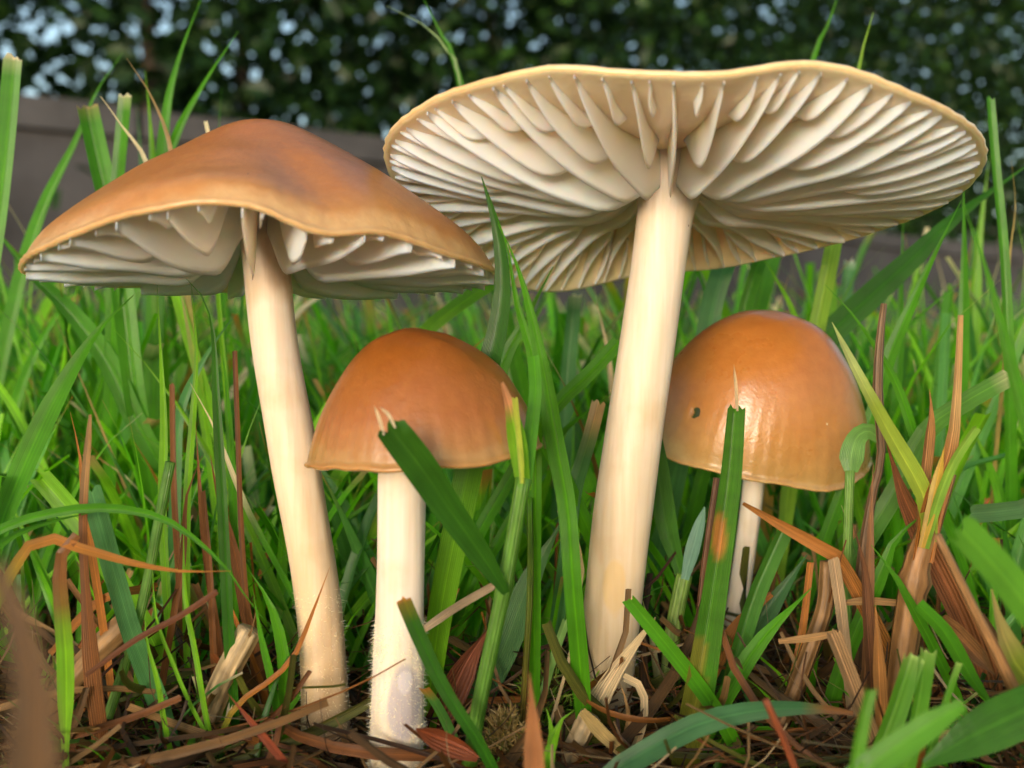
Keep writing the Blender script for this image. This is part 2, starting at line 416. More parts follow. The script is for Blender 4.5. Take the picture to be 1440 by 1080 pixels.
# ------------------------------------------------------------------ mushrooms
def build_cap(name, parent, centre, rim, prof, under_t, gill_n, gill_d, mat, stem_r, tilt=None, ripple=0.012, ripple_n=70, seed=1, dimple=None, pattern=(0, 2, 1, 2), sway=.02, rim_t=.05, lump=.05, gexp=.78, fold=None):
    """centre: (x, y); rim: rows (deg, radius, z); prof: rows (r, height above rim); gills hang below the flesh."""
    r_ = random.Random(seed)
    zmean = sum(q[2] for q in rim) / len(rim)
    def top(r, th):
        Rr, Zr = ring_table(rim, math.degrees(th))
        s = r * r * (0.35 + 0.65 * r)
        z = lerp(zmean, Zr, s) + smooth_table(prof, r)
        rip = ripple * sstep(.72, 1.0, r) * math.sin(ripple_n * th + 2 * math.sin(3 * th))
        lum = lump * (noise.noise(Vector((math.cos(th) * r * 1.6 + seed, math.sin(th) * r * 1.6, 2.2))) + .35 * noise.noise(Vector((math.cos(th) * r * 4.5 + seed, math.sin(th) * r * 4.5, 5.2))))
        if fold: z += fold(r, th)
        rr = Rr * r + rip
        return Vector((centre[0] + rr * math.cos(th), centre[1] + rr * math.sin(th), z + lum))
    def under(r, th):
        p = top(r, th); t = under_t * (1 - r ** 1.4) + rim_t
        p.z -= t; return p
    pre = (lambda p: p) if tilt is None else (lambda p: tilt @ p)
    NT = 150; tops = [0.0 + i / 34 for i in range(1, 35)]
    tops = [1 - (1 - t) ** 1.35 for t in tops]
    v = []; f = []; rad = []
    v.append(pre(top(0.0001, 0))); rad.append(0)
    rings = []
    def add_ring(fn, rr, rv):
        s = len(v)
        for k in range(NT):
            v.append(pre(fn(2 * math.pi * k / NT))); rad.append(rv)
        rings.append(s)
    for t in tops: add_ring(lambda th, t=t: top(t, th), t, t)
    def rimring(fr, out):
        def g(th):
            a = top(1, th); b = under(1, th); d = Vector((math.cos(th), math.sin(th), 0))
            return a.lerp(b, fr) + d * out
        return g
    add_ring(rimring(.2, rim_t * .35), 1, 1.0); add_ring(rimring(.5, rim_t * .5), 1, 1.02); add_ring(rimring(.8, rim_t * .35), 1, 1.05)
    for t in reversed([.02] + tops[2:]): add_ring(lambda th, t=t: under(t, th), t, 1.15)
    for k in range(NT): f.append((0, rings[0] + k, rings[0] + (k + 1) % NT))
    for a, b in zip(rings, rings[1:]):
        for k in range(NT): f.append((a + k, b + k, b + (k + 1) % NT, a + (k + 1) % NT))
    if dimple:
        px_, py_, rd, dp = dimple
        def off(p):
            return math.hypot(720 + p.x / p.y * FPX - px_, 500 - (p.z - CAM_H) / p.y * FPX - py_) + 200 * max(0, p.y - centre[1])
        c = min(v, key=off).copy()
        mat.node_tree.nodes['bite'].inputs[1].default_value = (c - parent.location / CM) * CM
        for i in range(len(v)):
            dd = (v[i] - c).length
            if dd < rd: v[i] = v[i] + Vector((0.1, 1, -.2)).normalized() * dp * (1 - dd / rd)
    cap = make('cap', v, f, mat, parent, rad=rad)
    # gills, one mesh each
    total = gill_n * len(pattern)
    for gi in range(total):
        kind = pattern[gi % len(pattern)]
        th0 = 2 * math.pi * (gi + r_.uniform(-.22, .22)) / total + .02
        rin = {0: stem_r * .8, 1: r_.uniform(.30, .42), 2: r_.uniform(.66, .80)}[kind]
        rout = .988; nr = {0: 22, 1: 18, 2: 14}[kind]
        dm = gill_d * {0: r_.uniform(.92, 1.06), 1: r_.uniform(.82, .95), 2: r_.uniform(.6, .75)}[kind]
        thick = r_.uniform(.021, .027) if kind == 0 else r_.uniform(.017, .022)
        ph = r_.uniform(0, 6.28); sw = r_.uniform(-1, 1) * sway; bend = r_.uniform(-.18, .18)
        gv = []; gf = []; grad = []
        cs = 9
        for i in range(nr + 1):
            u = (i / nr) ** 1.25; u = u * .5 + .5 * (1 - (1 - u) ** 1.3); r = lerp(rin, rout, u)
            D = dm * (max(0, 1 - r) / .88) ** gexp * (.5 + .5 * sstep(stem_r * .6, stem_r + .22, r))
            if kind: D *= sstep(rin - .02, rin + .45 * (1 - rin), r) ** .8
            D *= 1 + .018 * math.sin(u * 9 + ph)
            th = th0 + sw * math.sin(2.2 * u + .4) + .003 * math.sin(9 * u + ph * 2)
            p = under(r, th); p.z += .035
            tg = Vector((-math.sin(th), math.cos(th), 0))
            D += .035
            for k in range(cs):
                a = k / (cs - 1) * 2 - 1                      # -1 top one side .. 0 edge .. +1 top other side
                dep = 1 - abs(a) ** 1.6
                wdt = thick * (0.35 + 0.65 * abs(a)) * (1 if a > 0 else -1) * (1 if abs(a) > 1e-6 else 0)
                wdt *= 1.0 - .6 * u ** 3
                lat = bend * D * dep * dep * .5 + .008 * D * math.sin(u * 7 + ph) * dep
                q = p + tg * (wdt + lat); q.z -= D * dep
                gv.append(pre(q)); grad.append(dep)
            if i:
                b = i * cs
                for k in range(cs - 1): gf.append((b - cs + k, b - cs + k + 1, b + k + 1, b + k))
        gf.append(tuple(range(cs))); gf.append(tuple(range(nr * cs, nr * cs + cs))[::-1])
        make('gill', gv, gf, M_GILL, cap, rad=grad)
    return cap

def build_stem(parent, pts, rads, mat, lump=.012, seed=0, sides=36, rings=70):
    P = catmull(pts, rings); v = []; f = []; rad = []
    for i, p in enumerate(P):
        t = (P[min(rings, i + 1)] - P[max(0, i - 1)]).normalized()
        a = t.cross(Vector((0, 1, 0))).normalized(); b = a.cross(t)
        rr = smooth_table(rads, i / rings)
        for k in range(sides):
            w = 2 * math.pi * k / sides; d = a * math.cos(w) + b * math.sin(w)
            q = rr + lump * noise.noise(Vector((d.x * 1.5 + seed, d.y * 1.5, p.z * 1.1))) + .3 * lump * noise.noise(Vector((d.x * 6 + seed, d.y * 6, p.z * .8)))
            v.append(p + d * q); rad.append(i / rings)
    for i in range(rings):
        for k in range(sides):
            f.append((i * sides + k, i * sides + (k + 1) % sides, (i + 1) * sides + (k + 1) % sides, (i + 1) * sides + k))
    f += [tuple(range(sides))[::-1], tuple(range(rings * sides, (rings + 1) * sides))]
    return make('stem', v, f, mat, parent, rad=rad), P

def fuzz(parent, P, rads, i0, i1, count, length, seed):
    """fine white hairs on the foot of a stem"""
    r = random.Random(seed); v = []; f = []; col = []; bl = []; n = len(P) - 1
    for _ in range(count):
        i = lerp(i0, i1, r.random() ** 1.5) * n; j = min(n - 1, int(i)); p = P[j].lerp(P[j + 1], i - j)
        w = r.uniform(0, 6.28); d = Vector((math.cos(w), math.sin(w), 0))
        q = p + d * (smooth_table(rads, i / n) - .004)
        e = q + (d + Vector((r.gauss(0, .5), r.gauss(0, .5), r.gauss(-.1, .5)))) * length * r.uniform(.4, 1.2)
        s = Vector((r.gauss(0, 1), r.gauss(0, 1), r.gauss(0, 1))).normalized() * .0022
        b = len(v); v += [q - s, q + s, e]; f.append((b, b + 1, b + 2)); col += [(.85, .82, .76)] * 3; bl += [(.5, 0, 0)] * 3
    tag(make('fuzz', v, f, M_FUZZ, parent, col=col, bl=bl, smooth=False), kind='stuff')

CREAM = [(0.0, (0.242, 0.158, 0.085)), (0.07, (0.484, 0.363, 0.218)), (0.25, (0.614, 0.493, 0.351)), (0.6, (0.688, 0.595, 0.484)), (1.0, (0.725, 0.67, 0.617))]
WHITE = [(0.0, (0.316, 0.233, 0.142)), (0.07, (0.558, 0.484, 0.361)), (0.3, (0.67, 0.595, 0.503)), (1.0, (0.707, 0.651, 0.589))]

# --- tall mushroom with the broad upturned cap (right)
d = 10.9; top_pt = pix(934, 330, d)
base = pix(846, 1045, d)
m_big = tag(empty('mushroom', (base.x, base.y, ground_z(base.x, base.y))), 'tallest mushroom with widely spread upturned cap showing all its cream gills', 'mushroom', 'mushrooms in the grass')
M_CAP_BIG = cap_material('cap_skin_spread', [(0.0, (.50, .23, .075)), (.7, (.58, .30, .10)), (.95, (.66, .40, .16)), (1.0, (.76, .55, .30))])
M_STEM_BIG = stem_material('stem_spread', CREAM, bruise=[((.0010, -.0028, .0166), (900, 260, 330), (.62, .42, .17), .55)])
cx = (940 - 720) * d / FPX
rim_big = [(-120, 2.75, 6.02), (-104, 2.66, 5.95), (-90, 2.66, 5.93), (-75, 2.75, 6.0), (-55, 2.82, 5.82), (-30, 2.86, 5.66), (0, 2.8, 5.4), (30, 2.7, 5.16), (60, 2.6, 5.0), (90, 2.55, 4.84), (120, 2.6, 4.62), (150, 2.65, 5.06), (180, 2.76, 5.70), (210, 2.78, 5.93)]
build_cap('cap', m_big, (cx, d), rim_big, [(0, .62), (.25, .55), (.5, .40), (.75, .2), (.9, .08), (1, 0)], .30, 22, .66, M_CAP_BIG, .11, ripple=.008, ripple_n=88, seed=3, rim_t=.065, gexp=.7)
pts = [base + Vector((-.02, 0, -.35)), pix(846, 1000, d), pix(862, 850, d), pix(880, 690, d), pix(905, 520, d), pix(928, 360, d), top_pt + Vector((.09, 0, .9))]
rb = [(0, .27), (.12, .285), (.4, .292), (.65, .28), (.84, .272), (.91, .30), (1, .5)]
st, P = build_stem(m_big, pts, rb, M_STEM_BIG, seed=1)
fuzz(m_big, P, rb, .02, .22, 700, .05, 2)

# --- tall mushroom with the bell-edged brown cap (left)
d = 10.2; base = pix(463, 1075, d)
m_left = tag(empty('mushroom', (base.x, base.y, ground_z(base.x, base.y))), 'tall mushroom with broad domed orange brown cap and slim cream stem', 'mushroom', 'mushrooms in the grass')
M_CAP_LEFT = cap_material('cap_skin_domed', [(0.0, (0.396, 0.133, 0.022)), (0.45, (0.404, 0.146, 0.028)), (0.84, (0.43, 0.172, 0.04)), (0.95, (0.456, 0.215, 0.065)), (1.0, (0.55, 0.344, 0.155))], rough=.36)
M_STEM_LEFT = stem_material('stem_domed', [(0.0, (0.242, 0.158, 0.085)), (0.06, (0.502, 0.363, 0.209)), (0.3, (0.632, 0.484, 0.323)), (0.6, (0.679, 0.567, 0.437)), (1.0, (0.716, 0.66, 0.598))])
cx = (366 - 720) * d / FPX
rim_left = [(-150, 2.0, 4.60), (-120, 1.98, 4.80), (-100, 1.97, 4.94), (-80, 1.96, 4.97), (-68, 1.98, 4.84), (-50, 2.0, 4.82), (-30, 2.08, 4.68), (0, 2.18, 4.60), (30, 2.12, 4.55), (60, 2.05, 4.53), (90, 2.05, 4.55), (120, 2.05, 4.54), (150, 2.05, 4.56), (180, 2.05, 4.60)]
def fold_left(r, th):
    # a soft crease running from the umbo to the margin, right of the front
    a = math.atan2(math.sin(th + R_(62)), math.cos(th + R_(62)))
    return -.06 * math.exp(-(a / .16) ** 2) * sstep(.3, .8, r)
build_cap('cap', m_left, (cx, d), rim_left, [(0, 1.29), (.12, 1.25), (.24, 1.13), (.42, .92), (.6, .70), (.84, .37), (.94, .19), (1, 0)], .56, 13, .86, M_CAP_LEFT, .12, ripple=.016, ripple_n=72, seed=11, rim_t=.06, gexp=.5, fold=fold_left, sway=.03)
pts = [base + Vector((0, 0, -.3)), pix(460, 1040, d), pix(448, 850, d), pix(415, 650, d), pix(388, 500, d), pix(376, 390, d), pix(370, 330, d) + Vector((0, 0, .2))]
rb = [(0, .25), (.1, .235), (.3, .212), (.6, .222), (.9, .215), (1, .25)]
st, P = build_stem(m_left, pts, rb, M_STEM_LEFT, seed=5)
fuzz(m_left, P, rb, .04, .36, 2600, .032, 3)

# --- small mushroom in front, domed cap
d = 9.5; base = pix(556, 1112, d)
m_small = tag(empty('mushroom', (base.x, base.y, ground_z(base.x, base.y))), 'short mushroom with smooth rounded dark orange cap and bruised white stem', 'mushroom', 'mushrooms in the grass')
M_CAP_SMALL = cap_material('cap_skin_rounded', [(0.0, (0.232, 0.065, 0.007)), (0.6, (0.258, 0.082, 0.01)), (0.88, (0.301, 0.107, 0.019)), (0.98, (0.344, 0.146, 0.034)), (1.0, (0.378, 0.189, 0.06))], rough=.40, sss=.4)
bl_p = pix(570, 985, d - .2) - m_small.location / CM
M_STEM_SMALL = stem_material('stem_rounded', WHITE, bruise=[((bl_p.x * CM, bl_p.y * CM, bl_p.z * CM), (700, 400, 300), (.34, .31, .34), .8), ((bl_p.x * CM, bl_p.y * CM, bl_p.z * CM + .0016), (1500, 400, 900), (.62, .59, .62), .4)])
cx = (587 - 720) * d / FPX
rim_small = [(-150, .94, 2.93), (-90, .93, 2.93), (-30, 1.0, 3.0), (0, 1.06, 3.06), (30, 1.02, 3.05), (90, .94, 3.0), (150, .94, 2.95), (180, .94, 2.90)]
build_cap('cap', m_small, (cx, d), rim_small, [(0, 1.06), (.2, 1.03), (.36, .965), (.5, .87), (.63, .75), (.76, .58), (.89, .34), (.96, .15), (1, 0)], .30, 15, .26, M_CAP_SMALL, .24, ripple=.004, ripple_n=40, seed=21, pattern=(0, 1))
pts = [base + Vector((0, 0, -.25)), pix(556, 1080, d), pix(560, 960, d), pix(563, 820, d), pix(565, 700, d), pix(568, 620, d) + Vector((0, 0, .2))]
rb = [(0, .225), (.12, .235), (.3, .232), (.55, .212), (1, .208)]
st, P = build_stem(m_small, pts, rb, M_STEM_SMALL, seed=8)
fuzz(m_small, P, rb, .02, .5, 7000, .035, 4)

# --- small mushroom behind, bell cap tipped towards the viewer
d = 13.0; base = pix(1016, 951, d)
m_bell = tag(empty('mushroom', (base.x, base.y, ground_z(base.x, base.y))), 'short mushroom with glossy bell cap nibbled by a small hole, thin bent stem', 'mushroom', 'mushrooms in the grass')
cc = pix(1060, 617, d)
M_CAP_BELL = cap_material('cap_skin_bell', [(0.0, (0.378, 0.133, 0.024)), (0.6, (0.387, 0.15, 0.031)), (0.85, (0.404, 0.176, 0.045)), (0.98, (0.447, 0.232, 0.077)), (1.0, (0.499, 0.292, 0.12))], rough=.30, sss=.4, hole=True)
tilt = Matrix.Translation(cc) @ Matrix.Rotation(R_(6), 4, 'Y') @ Matrix.Rotation(R_(17), 4, 'X') @ Matrix.Translation(-cc)
rim_bell = [(-180, 1.36, cc.z + .04), (-150, 1.34, cc.z + .0), (-120, 1.27, cc.z + .03), (-90, 1.22, cc.z - .02), (-60, 1.27, cc.z - .06), (-30, 1.33, cc.z), (0, 1.32, cc.z + .02), (90, 1.25, cc.z)]
build_cap('cap', m_bell, (cc.x, cc.y), rim_bell, [(0, 1.56), (.2, 1.535), (.42, 1.40), (.6, 1.17), (.74, .92), (.87, .57), (.95, .27), (1, 0)], .36, 15, .34, M_CAP_BELL, .14, tilt=tilt, ripple=.006, ripple_n=46, seed=31, pattern=(0, 1), dimple=(977, 582, .10, .07))
pts = [base + Vector((0, 0, -.2)), pix(1022, 920, d), pix(1036, 850, d), pix(1050, 760, d), pix(1061, 670, d), pix(1066, 590, d)]
st, P = build_stem(m_bell, pts, [(0, .13), (.5, .125), (1, .13)], stem_material('stem_bell', WHITE), seed=12)

# ------------------------------------------------------------------ single grass blades and stalks
G1, G2, G3, G4 = (.060, .235, .006), (.024, .115, .005), (.150, .370, .014), (.070, .215, .065)
YG, BR, OR, TN, PL, DK, RD = (.34, .40, .05), (.20, .085, .028), (.38, .16, .035), (.40, .26, .12), (.62, .53, .36), (.075, .038, .022), (.27, .065, .025)

def strip(pts, widths, cols, across=5, fold=.25, twist=0.0, curl=0.0, ragged=0.0, seed=0, thick=0.0):
    """a leaf along pts: rows of `across` points, folded along its keel, turned by twist degrees from facing the lens"""
    r = random.Random(seed); v = []; f = []; col = []; bl = []; n = len(pts); tw2 = r.uniform(-32, 32)
    for i, p in enumerate(pts):
        t = (pts[min(n - 1, i + 1)] - pts[max(0, i - 1)]).normalized()
        view = Vector((0, -1, .1)).normalized()
        a = t.cross(view)
        a = a.normalized() if a.length > .05 else Vector((1, 0, 0))
        nrm = a.cross(t).normalized()
        tw = R_(twist + tw2 * (i / (n - 1)) ** 1.5)
        a2 = a * math.cos(tw) + nrm * math.sin(tw); n2 = nrm * math.cos(tw) - a * math.sin(tw)
        w = widths[i]
        for k in range(across):
            s = k / (across - 1) * 2 - 1
            off = a2 * (s * w * .5) - n2 * ((1 - abs(s)) * fold * w * .5)
            if i == n - 1 and ragged: off += t * (r.uniform(-1, 1) * ragged * w)
            v.append(p + off); col.append(cols[i]); bl.append((s, i / (n - 1), seed * .37))
    for i in range(n - 1):
        for k in range(across - 1):
            f.append((i * across + k, i * across + k + 1, (i + 1) * across + k + 1, (i + 1) * across + k))
    return v, f, col, bl

def hero_path(px, d, root=True):
    dd = d if isinstance(d, tuple) else (d, d)
    n = len(px); pts = [pix(x, y, lerp(dd[0], dd[1], i / (n - 1))) for i, (x, y) in enumerate(px)]
    if root:
        p0 = pts[0]; g = ground_z(p0.x, p0.y); dz = p0.z - g
        if dz > .08:
            t = (pts[0] - pts[1]).normalized()
            sx = max(-.45, min(.45, t.x / max(.3, abs(t.z))))
            q = Vector((p0.x + sx * dz, p0.y + .1 * dz, 0)); q.z = ground_z(q.x, q.y) - .12
            mid = p0.lerp(q, .5) + Vector((sx * dz * .12, 0, 0))
            pts = [q, mid] + pts
    return pts
seen_seed = [100]
def blade(label, px, w, d, c=G1, tip='p', tc=None, tf=.2, bc=None, bf=.2, fold=.3, twist=0, name='grass_shoot', parent=None, cat='grass blade', group=None, root=True, mat=None, wp=None, n=None):
    seen_seed[0] += 1; sd_ = seen_seed[0]; r = random.Random(sd_)
    pts = hero_path(px, d, root and parent is None)
    ln = sum((b - a).length for a, b in zip(pts, pts[1:]))
    n = n or max(10, min(34, int(ln * 5)))
    P = catmull(pts, n)
    if tip == 'c': P.insert(-1, P[-1].lerp(P[-2], .18)); n += 1
    d0 = d if not isinstance(d, tuple) else sum(d) / 2
    wc = w * d0 / FPX / max(.35, math.cos(R_(twist)))
    tp = .5 if tip == 'p' else 1.2
    W = []; K = []
    for i in range(n + 1):
        s = i / n
        if wp: q = smooth_table(wp, s)
        elif tip == 'p': q = (.62 + .38 * sstep(0, .3, s)) * (1 - sstep(.60, 1.02, s) ** 1.25 * .97)
        else: q = (.66 + .34 * sstep(0, .35, s)) * (1 - .10 * s)
        W.append(wc * q * (1 + .04 * math.sin(9 * s + sd_)))
        k = c
        if bc: k = cmix(bc, k, sstep(bf * .5, bf * 1.5, s))
        if tc and tip == 'c' and tf < .13: k = cmix(k, tc, 1.0 if i == n else (.35 if i == n - 1 else 0))
        elif tc: k = cmix(k, tc, sstep(1 - tf * 1.3, 1 - tf * .7, s))
        j = r.uniform(.9, 1.1); K.append(tuple(q * j for q in k))
    v, f, col, bl = strip(P, W, K, 7, fold, twist, ragged=0 if tip == 'p' else .22, seed=sd_)
    o = make(name, v, f, mat or M_LEAF, parent, origin=pts[0], col=col, bl=bl)
    if parent is None: tag(o, label, cat, group)
    elif label: o['label'] = label
    return o
def dry(label, px, w, d, c=BR, **k):
    k.setdefault('name', 'straw'); k.setdefault('cat', 'dry grass'); k.setdefault('mat', M_DRY)
    return blade(label, px, w, d, c, **k)
def stalk(label, px, w, d, c=TN, c2=None, name='dry_stalk', cat='dry stalk', parent=None, root=True, wp=None, mat=None, node=None):
    """a ribbed round stalk"""
    pts = hero_path(px, d, root and parent is None); n = 22; P = catmull(pts, n)
    d0 = d if not isinstance(d, tuple) else sum(d) / 2
    r0 = w * d0 / FPX / 2
    rads = [r0 * (smooth_table(wp, i / n) if wp else 1) * (1 + (.28 * math.exp(-((i / n - node) / .025) ** 2) if node else 0)) for i in range(n + 1)]
    sides = 14
    v, f = tube(P, rads, sides)
    rr = random.Random(int(px[0][0]))
    for i in range(len(v)):
        k = i % sides; ax = P[i // sides]; v[i] = ax + (v[i] - ax) * (1 + (.07 if k % 2 else -.07))
    col = []; bl = []
    for i in range(n + 1):
        for k in range(sides):
            kk = cmix(c, c2 or c, i / n); j = rr.uniform(.75, 1.2); col.append(tuple(q * j for q in kk)); bl.append((k / sides * 2 - 1, i / n, px[0][0] * .013))
    o = make(name, v, f, mat or M_DRY, parent, origin=pts[0], col=col, bl=bl)
    if parent is None: tag(o, label, cat)
    elif label: o['label'] = label
    return o

# behind the domed cap, upper left
blade('wide green blade with square cut top, standing clear of the domed cap', [(-40, 560), (-8, 330), (6, 210), (18, 80)], 31, 13, G1, 'c', tc=PL, tf=.03)
blade('wide folded green blade cut square, rising over the domed cap edge', [(190, 560), (163, 330), (143, 240), (123, 148)], 32, 14, G1, 'c', tc=TN, tf=.03, fold=.7)
blade('long slim blade arching up behind the square cut folded blade', [(-10, 560), (25, 400), (60, 290), (105, 200), (135, 130), (173, 74)], 23, 16, G1)
blade('tall green blade behind the domed cap, reaching up over the hedge', [(215, 560), (222, 330), (232, 170), (252, 80), (287, -12)], 27, 15, G1)
blade('straight leaning green blade pointing up beside the taller one behind the domed cap', [(190, 400), (238, 215), (282, 125), (335, 44)], 26, 15, G1)
blade('slim blade with straw coloured needle tip leaning away from the domed cap', [(250, 420), (212, 243), (170, 175), (141, 135)], 18, 13, G3, tc=PL, tf=.22)
blade('thin blade with tawny middle crossing others behind the domed cap', [(262, 420), (243, 225), (215, 140), (178, 82)], 13, 13, G3, tc=TN, tf=.45)
blade('narrow upright bright blade among the tall ones behind the domed cap', [(222, 420), (216, 250), (210, 160), (204, 100)], 18, 15, G3)
blade('blunt cut upright blade with pale top behind the domed cap', [(158, 420), (164, 270), (170, 200), (176, 133)], 20, 14, G1, 'c', tc=PL, tf=.05)
blade('small pale cut blade tip poking just above the domed cap', [(300, 330), (294, 200), (289, 170)], 8, 13, G3, 'c', tc=PL, tf=.2)
blade('thin short upright blade just above the crown of the domed cap', [(310, 330), (308, 190), (312, 124)], 7, 16, G1)
blade('faint blurred blade in the cluster behind the domed cap', [(205, 420), (200, 260), (193, 150)], 12, 20, G4)
blade('broad dark blade sloping down past the rim of the domed cap', [(205, 620), (150, 505), (95, 432), (40, 380), (-20, 305)], 30, 14, G1, fold=.5)
# left field
blade('long broad blade leaning right in the left lawn beneath the domed cap', [(-15, 780), (10, 710), (45, 627), (85, 547), (135, 468), (188, 415)], 32, 11.2, G1, fold=.2)
blade('narrower blade crossing behind the long broad leaning blade', [(-10, 690), (30, 540), (75, 450), (128, 385)], 17, 16, G1)
blade('slim straight light blade under the domed cap, standing before the turf', [(236, 860), (228, 720), (230, 593), (221, 400)], 13, 10.9, G3, fold=.5)
blade('second slim light blade under the domed cap, with a slight sway', [(262, 860), (263, 703), (272, 577), (276, 493), (269, 400)], 11, 10.9, G3, fold=.5)
blade('dark blade hooked over at the top, touching the domed cap rim', [(322, 900), (313, 720), (304, 560), (298, 455), (280, 410), (262, 392)], 16, 9.9, G2, fold=.4)
blade('bluish grey blade bowing towards the slim cream stem', [(245, 760), (247, 677), (253, 580), (288, 503), (335, 436)], 19, 12, G4)
blade('green blade tucked close beside the dark hooked blade', [(330, 860), (328, 720), (320, 560), (309, 470)], 12, 11, G1)
dry('upright tawny dry blade with bleached tip, left of the slim light blades', [(130, 950), (119, 810), (117, 715), (127, 583)], 13, 9.4, BR, wp=[(0, 1.6), (.35, 2.0), (.55, 1.0), (.9, .8), (1, .3)], tc=TN, tf=.2)
dry('short orange dry blade leaning against the upright tawny one', [(120, 720), (112, 640), (99, 580)], 12, 9.8, OR)
dry('thin rust brown dry stem standing beside the slim cream mushroom stem', [(345, 830), (338, 720), (335, 627), (330, 493)], 8, 10.6, BR, tip='c')
dry('short brown cut dry blade between the slim light blades', [(246, 720), (243, 620), (242, 540)], 11, 11.4, BR, tip='c')
dry('rust coloured dry blade tangled at the foot of the slim light blades', [(292, 800), (283, 713), (275, 593)], 11, 10.7, BR)
blade('thin blade with white papery tip beside the dark hooked blade', [(350, 720), (303, 605), (267, 538)], 9, 10.8, G1, tc=PL, tf=.35)
blade('pale cut blade stub with torn tip in the left lawn', [(130, 760), (100, 720), (55, 668)], 32, 11, G3, 'c')
blade('long drooping green blade arching over the dead grass at left', [(-70, 800), (0, 745), (70, 722), (150, 714), (235, 732), (310, 790), (352, 848), (384, 884)], 13, 9.2, G1, fold=.5)
blade('second arching blade running beneath the long drooping one', [(-70, 830), (0, 765), (60, 737), (150, 716)], 13, 9.4, G1)
blade('green blade fading to orange, lying across the drooping blades', [(40, 768), (100, 768), (180, 790), (250, 803), (325, 803)], 16, 8.9, G1, tc=OR, tf=.5)
blade('short upright blade with withered brown top bent over', [(92, 1060), (92, 930), (86, 850), (85, 785), (108, 752)], 24, 8.9, G3, tc=BR, tf=.3, wp=[(0, .4), (.3, .45), (.45, 1), (.75, .9), (1, .5)])
blade('broad bluish blade slanting down through the dead grass at left', [(190, 905), (170, 840), (150, 770), (128, 690)], 32, 9.7, G4, 'c', fold=.15)
stalk('smooth light green grass stem rising out of the left thatch', [(155, 1000), (190, 890), (208, 815), (222, 740), (240, 650)], 14, 9.8, (.16, .30, .07), (.12, .27, .05), name='grass_shoot', cat='grass stem', mat=M_LEAF)
dry('long straight dark brown straw lying diagonally over the left thatch', [(120, 950), (190, 900), (250, 868), (305, 832)], 9, 9.0, (.13, .05, .02), tip='c', root=False)
stalk('thick bleached straw stalk leaning in the left thatch', [(285, 1030), (315, 955), (352, 885)], 34, 10.0, TN, PL)
stalk('thick dull brown straw stalk beneath the dark diagonal straw', [(90, 975), (140, 915), (190, 868)], 40, 10.0, (.20, .12, .05), TN)
dry('massive out of focus brown dead leaf close by at the lower left', [(35, 1180), (48, 1040), (40, 930), (14, 840), (-8, 790)], 120, 3.2, (.085, .045, .02), tc=(.14, .09, .05), tf=.4, wp=[(0, 1), (.5, 1), (.75, .8), (1, .2)], fold=.5)
blade('thin green wisp among the fallen straw at left', [(230, 1010), (222, 960), (206, 900), (204, 860)], 8, 9.4, G3)
blade('hair thin green stem leaning over the left thatch', [(265, 985), (240, 925), (220, 870), (214, 800)], 6, 9.6, G3)
blade('hair thin upright green stem near the bleached straw', [(288, 1000), (275, 920), (260, 840), (258, 740)], 8, 9.6, G3)
dry('curved orange straw crossing the foot of the slim cream stem', [(330, 995), (375, 960), (412, 925), (440, 860), (464, 797)], 8, 9.6, OR, bc=G3, bf=.3)
dry('red brown straw slanting to the foot of the slim cream stem', [(415, 1092), (365, 1030), (320, 975)], 12, 8.9, RD)
blade('pointed green blade leaning left beside the slim cream stem', [(400, 1010), (398, 920), (380, 850), (352, 805)], 18, 9.8, G1)
blade('narrow green blade beside the foot of the slim cream stem', [(392, 1010), (380, 950), (366, 890), (356, 830)], 11, 9.7, G1)
dry('broad rust brown blade half hidden behind the slim cream stem', [(345, 860), (330, 780), (305, 690), (296, 640)], 16, 10.9, (.26, .11, .04))
dry('brown straw upright among the greens left of the slim stem', [(300, 920), (295, 800), (285, 690)], 10, 10.4, BR, tip='c')
dry('bent brown straw crossing low in the left thatch', [(70, 920), (140, 845), (220, 825)], 13, 9.9, OR, tip='c', root=False)
dry('brown twisted straw rising from the middle of the left thatch', [(245, 860), (258, 780), (262, 700), (285, 640)], 11, 10.2, BR)
# centre: leafy shoot in front of the small cap
sh = empty('grass_shoot', pix(668, 1010, 8.9)); sh.location.z = 0
tag(sh, 'jointed grass shoot with torn leaf in front of the rounded cap', 'grass shoot')
stalk(None, [(660, 1075), (672, 1000), (695, 890), (714, 800), (736, 672)], 21, 8.9, (.10, .24, .03), (.13, .29, .04), name='stem', parent=sh, mat=M_LEAF, node=.62)
blade(None, [(712, 835), (672, 775), (630, 715), (590, 655), (548, 600)], 44, (8.8, 8.1), (.030, .115, .010), 'c', fold=.35, name='leaf', parent=sh, wp=[(0, .25), (.2, .75), (.6, 1.0), (1, .95)], twist=10)
blade(None, [(540, 612), (532, 585), (526, 570)], 5, 8.1, PL, name='torn_fibre', parent=sh)
blade(None, [(556, 602), (546, 583), (533, 572)], 5, 8.1, PL, name='torn_fibre', parent=sh)
blade(None, [(737, 690), (728, 625), (718, 575), (706, 538)], 26, (8.9, 8.8), G3, tc=(.5, .25, .12), tf=.3, name='leaf', parent=sh, wp=[(0, .8), (.5, 1), (.7, .75), (1, .2)])
blade(None, [(737, 690), (745, 620), (753, 550), (750, 500)], 20, (8.9, 9.2), G1, name='leaf', parent=sh, wp=[(0, .9), (.5, 1), (1, .8)])
blade(None, [(734, 680), (732, 640), (724, 560)], 9, 8.8, YG, 'c', name='leaf', parent=sh)
blade('tall folded blade rising past the edge of the upturned cap between both caps', [(806, 830), (797, 713), (780, 620), (763, 520), (743, 427), (723, 362), (700, 315)], 27, 9.6, G1, fold=.55)
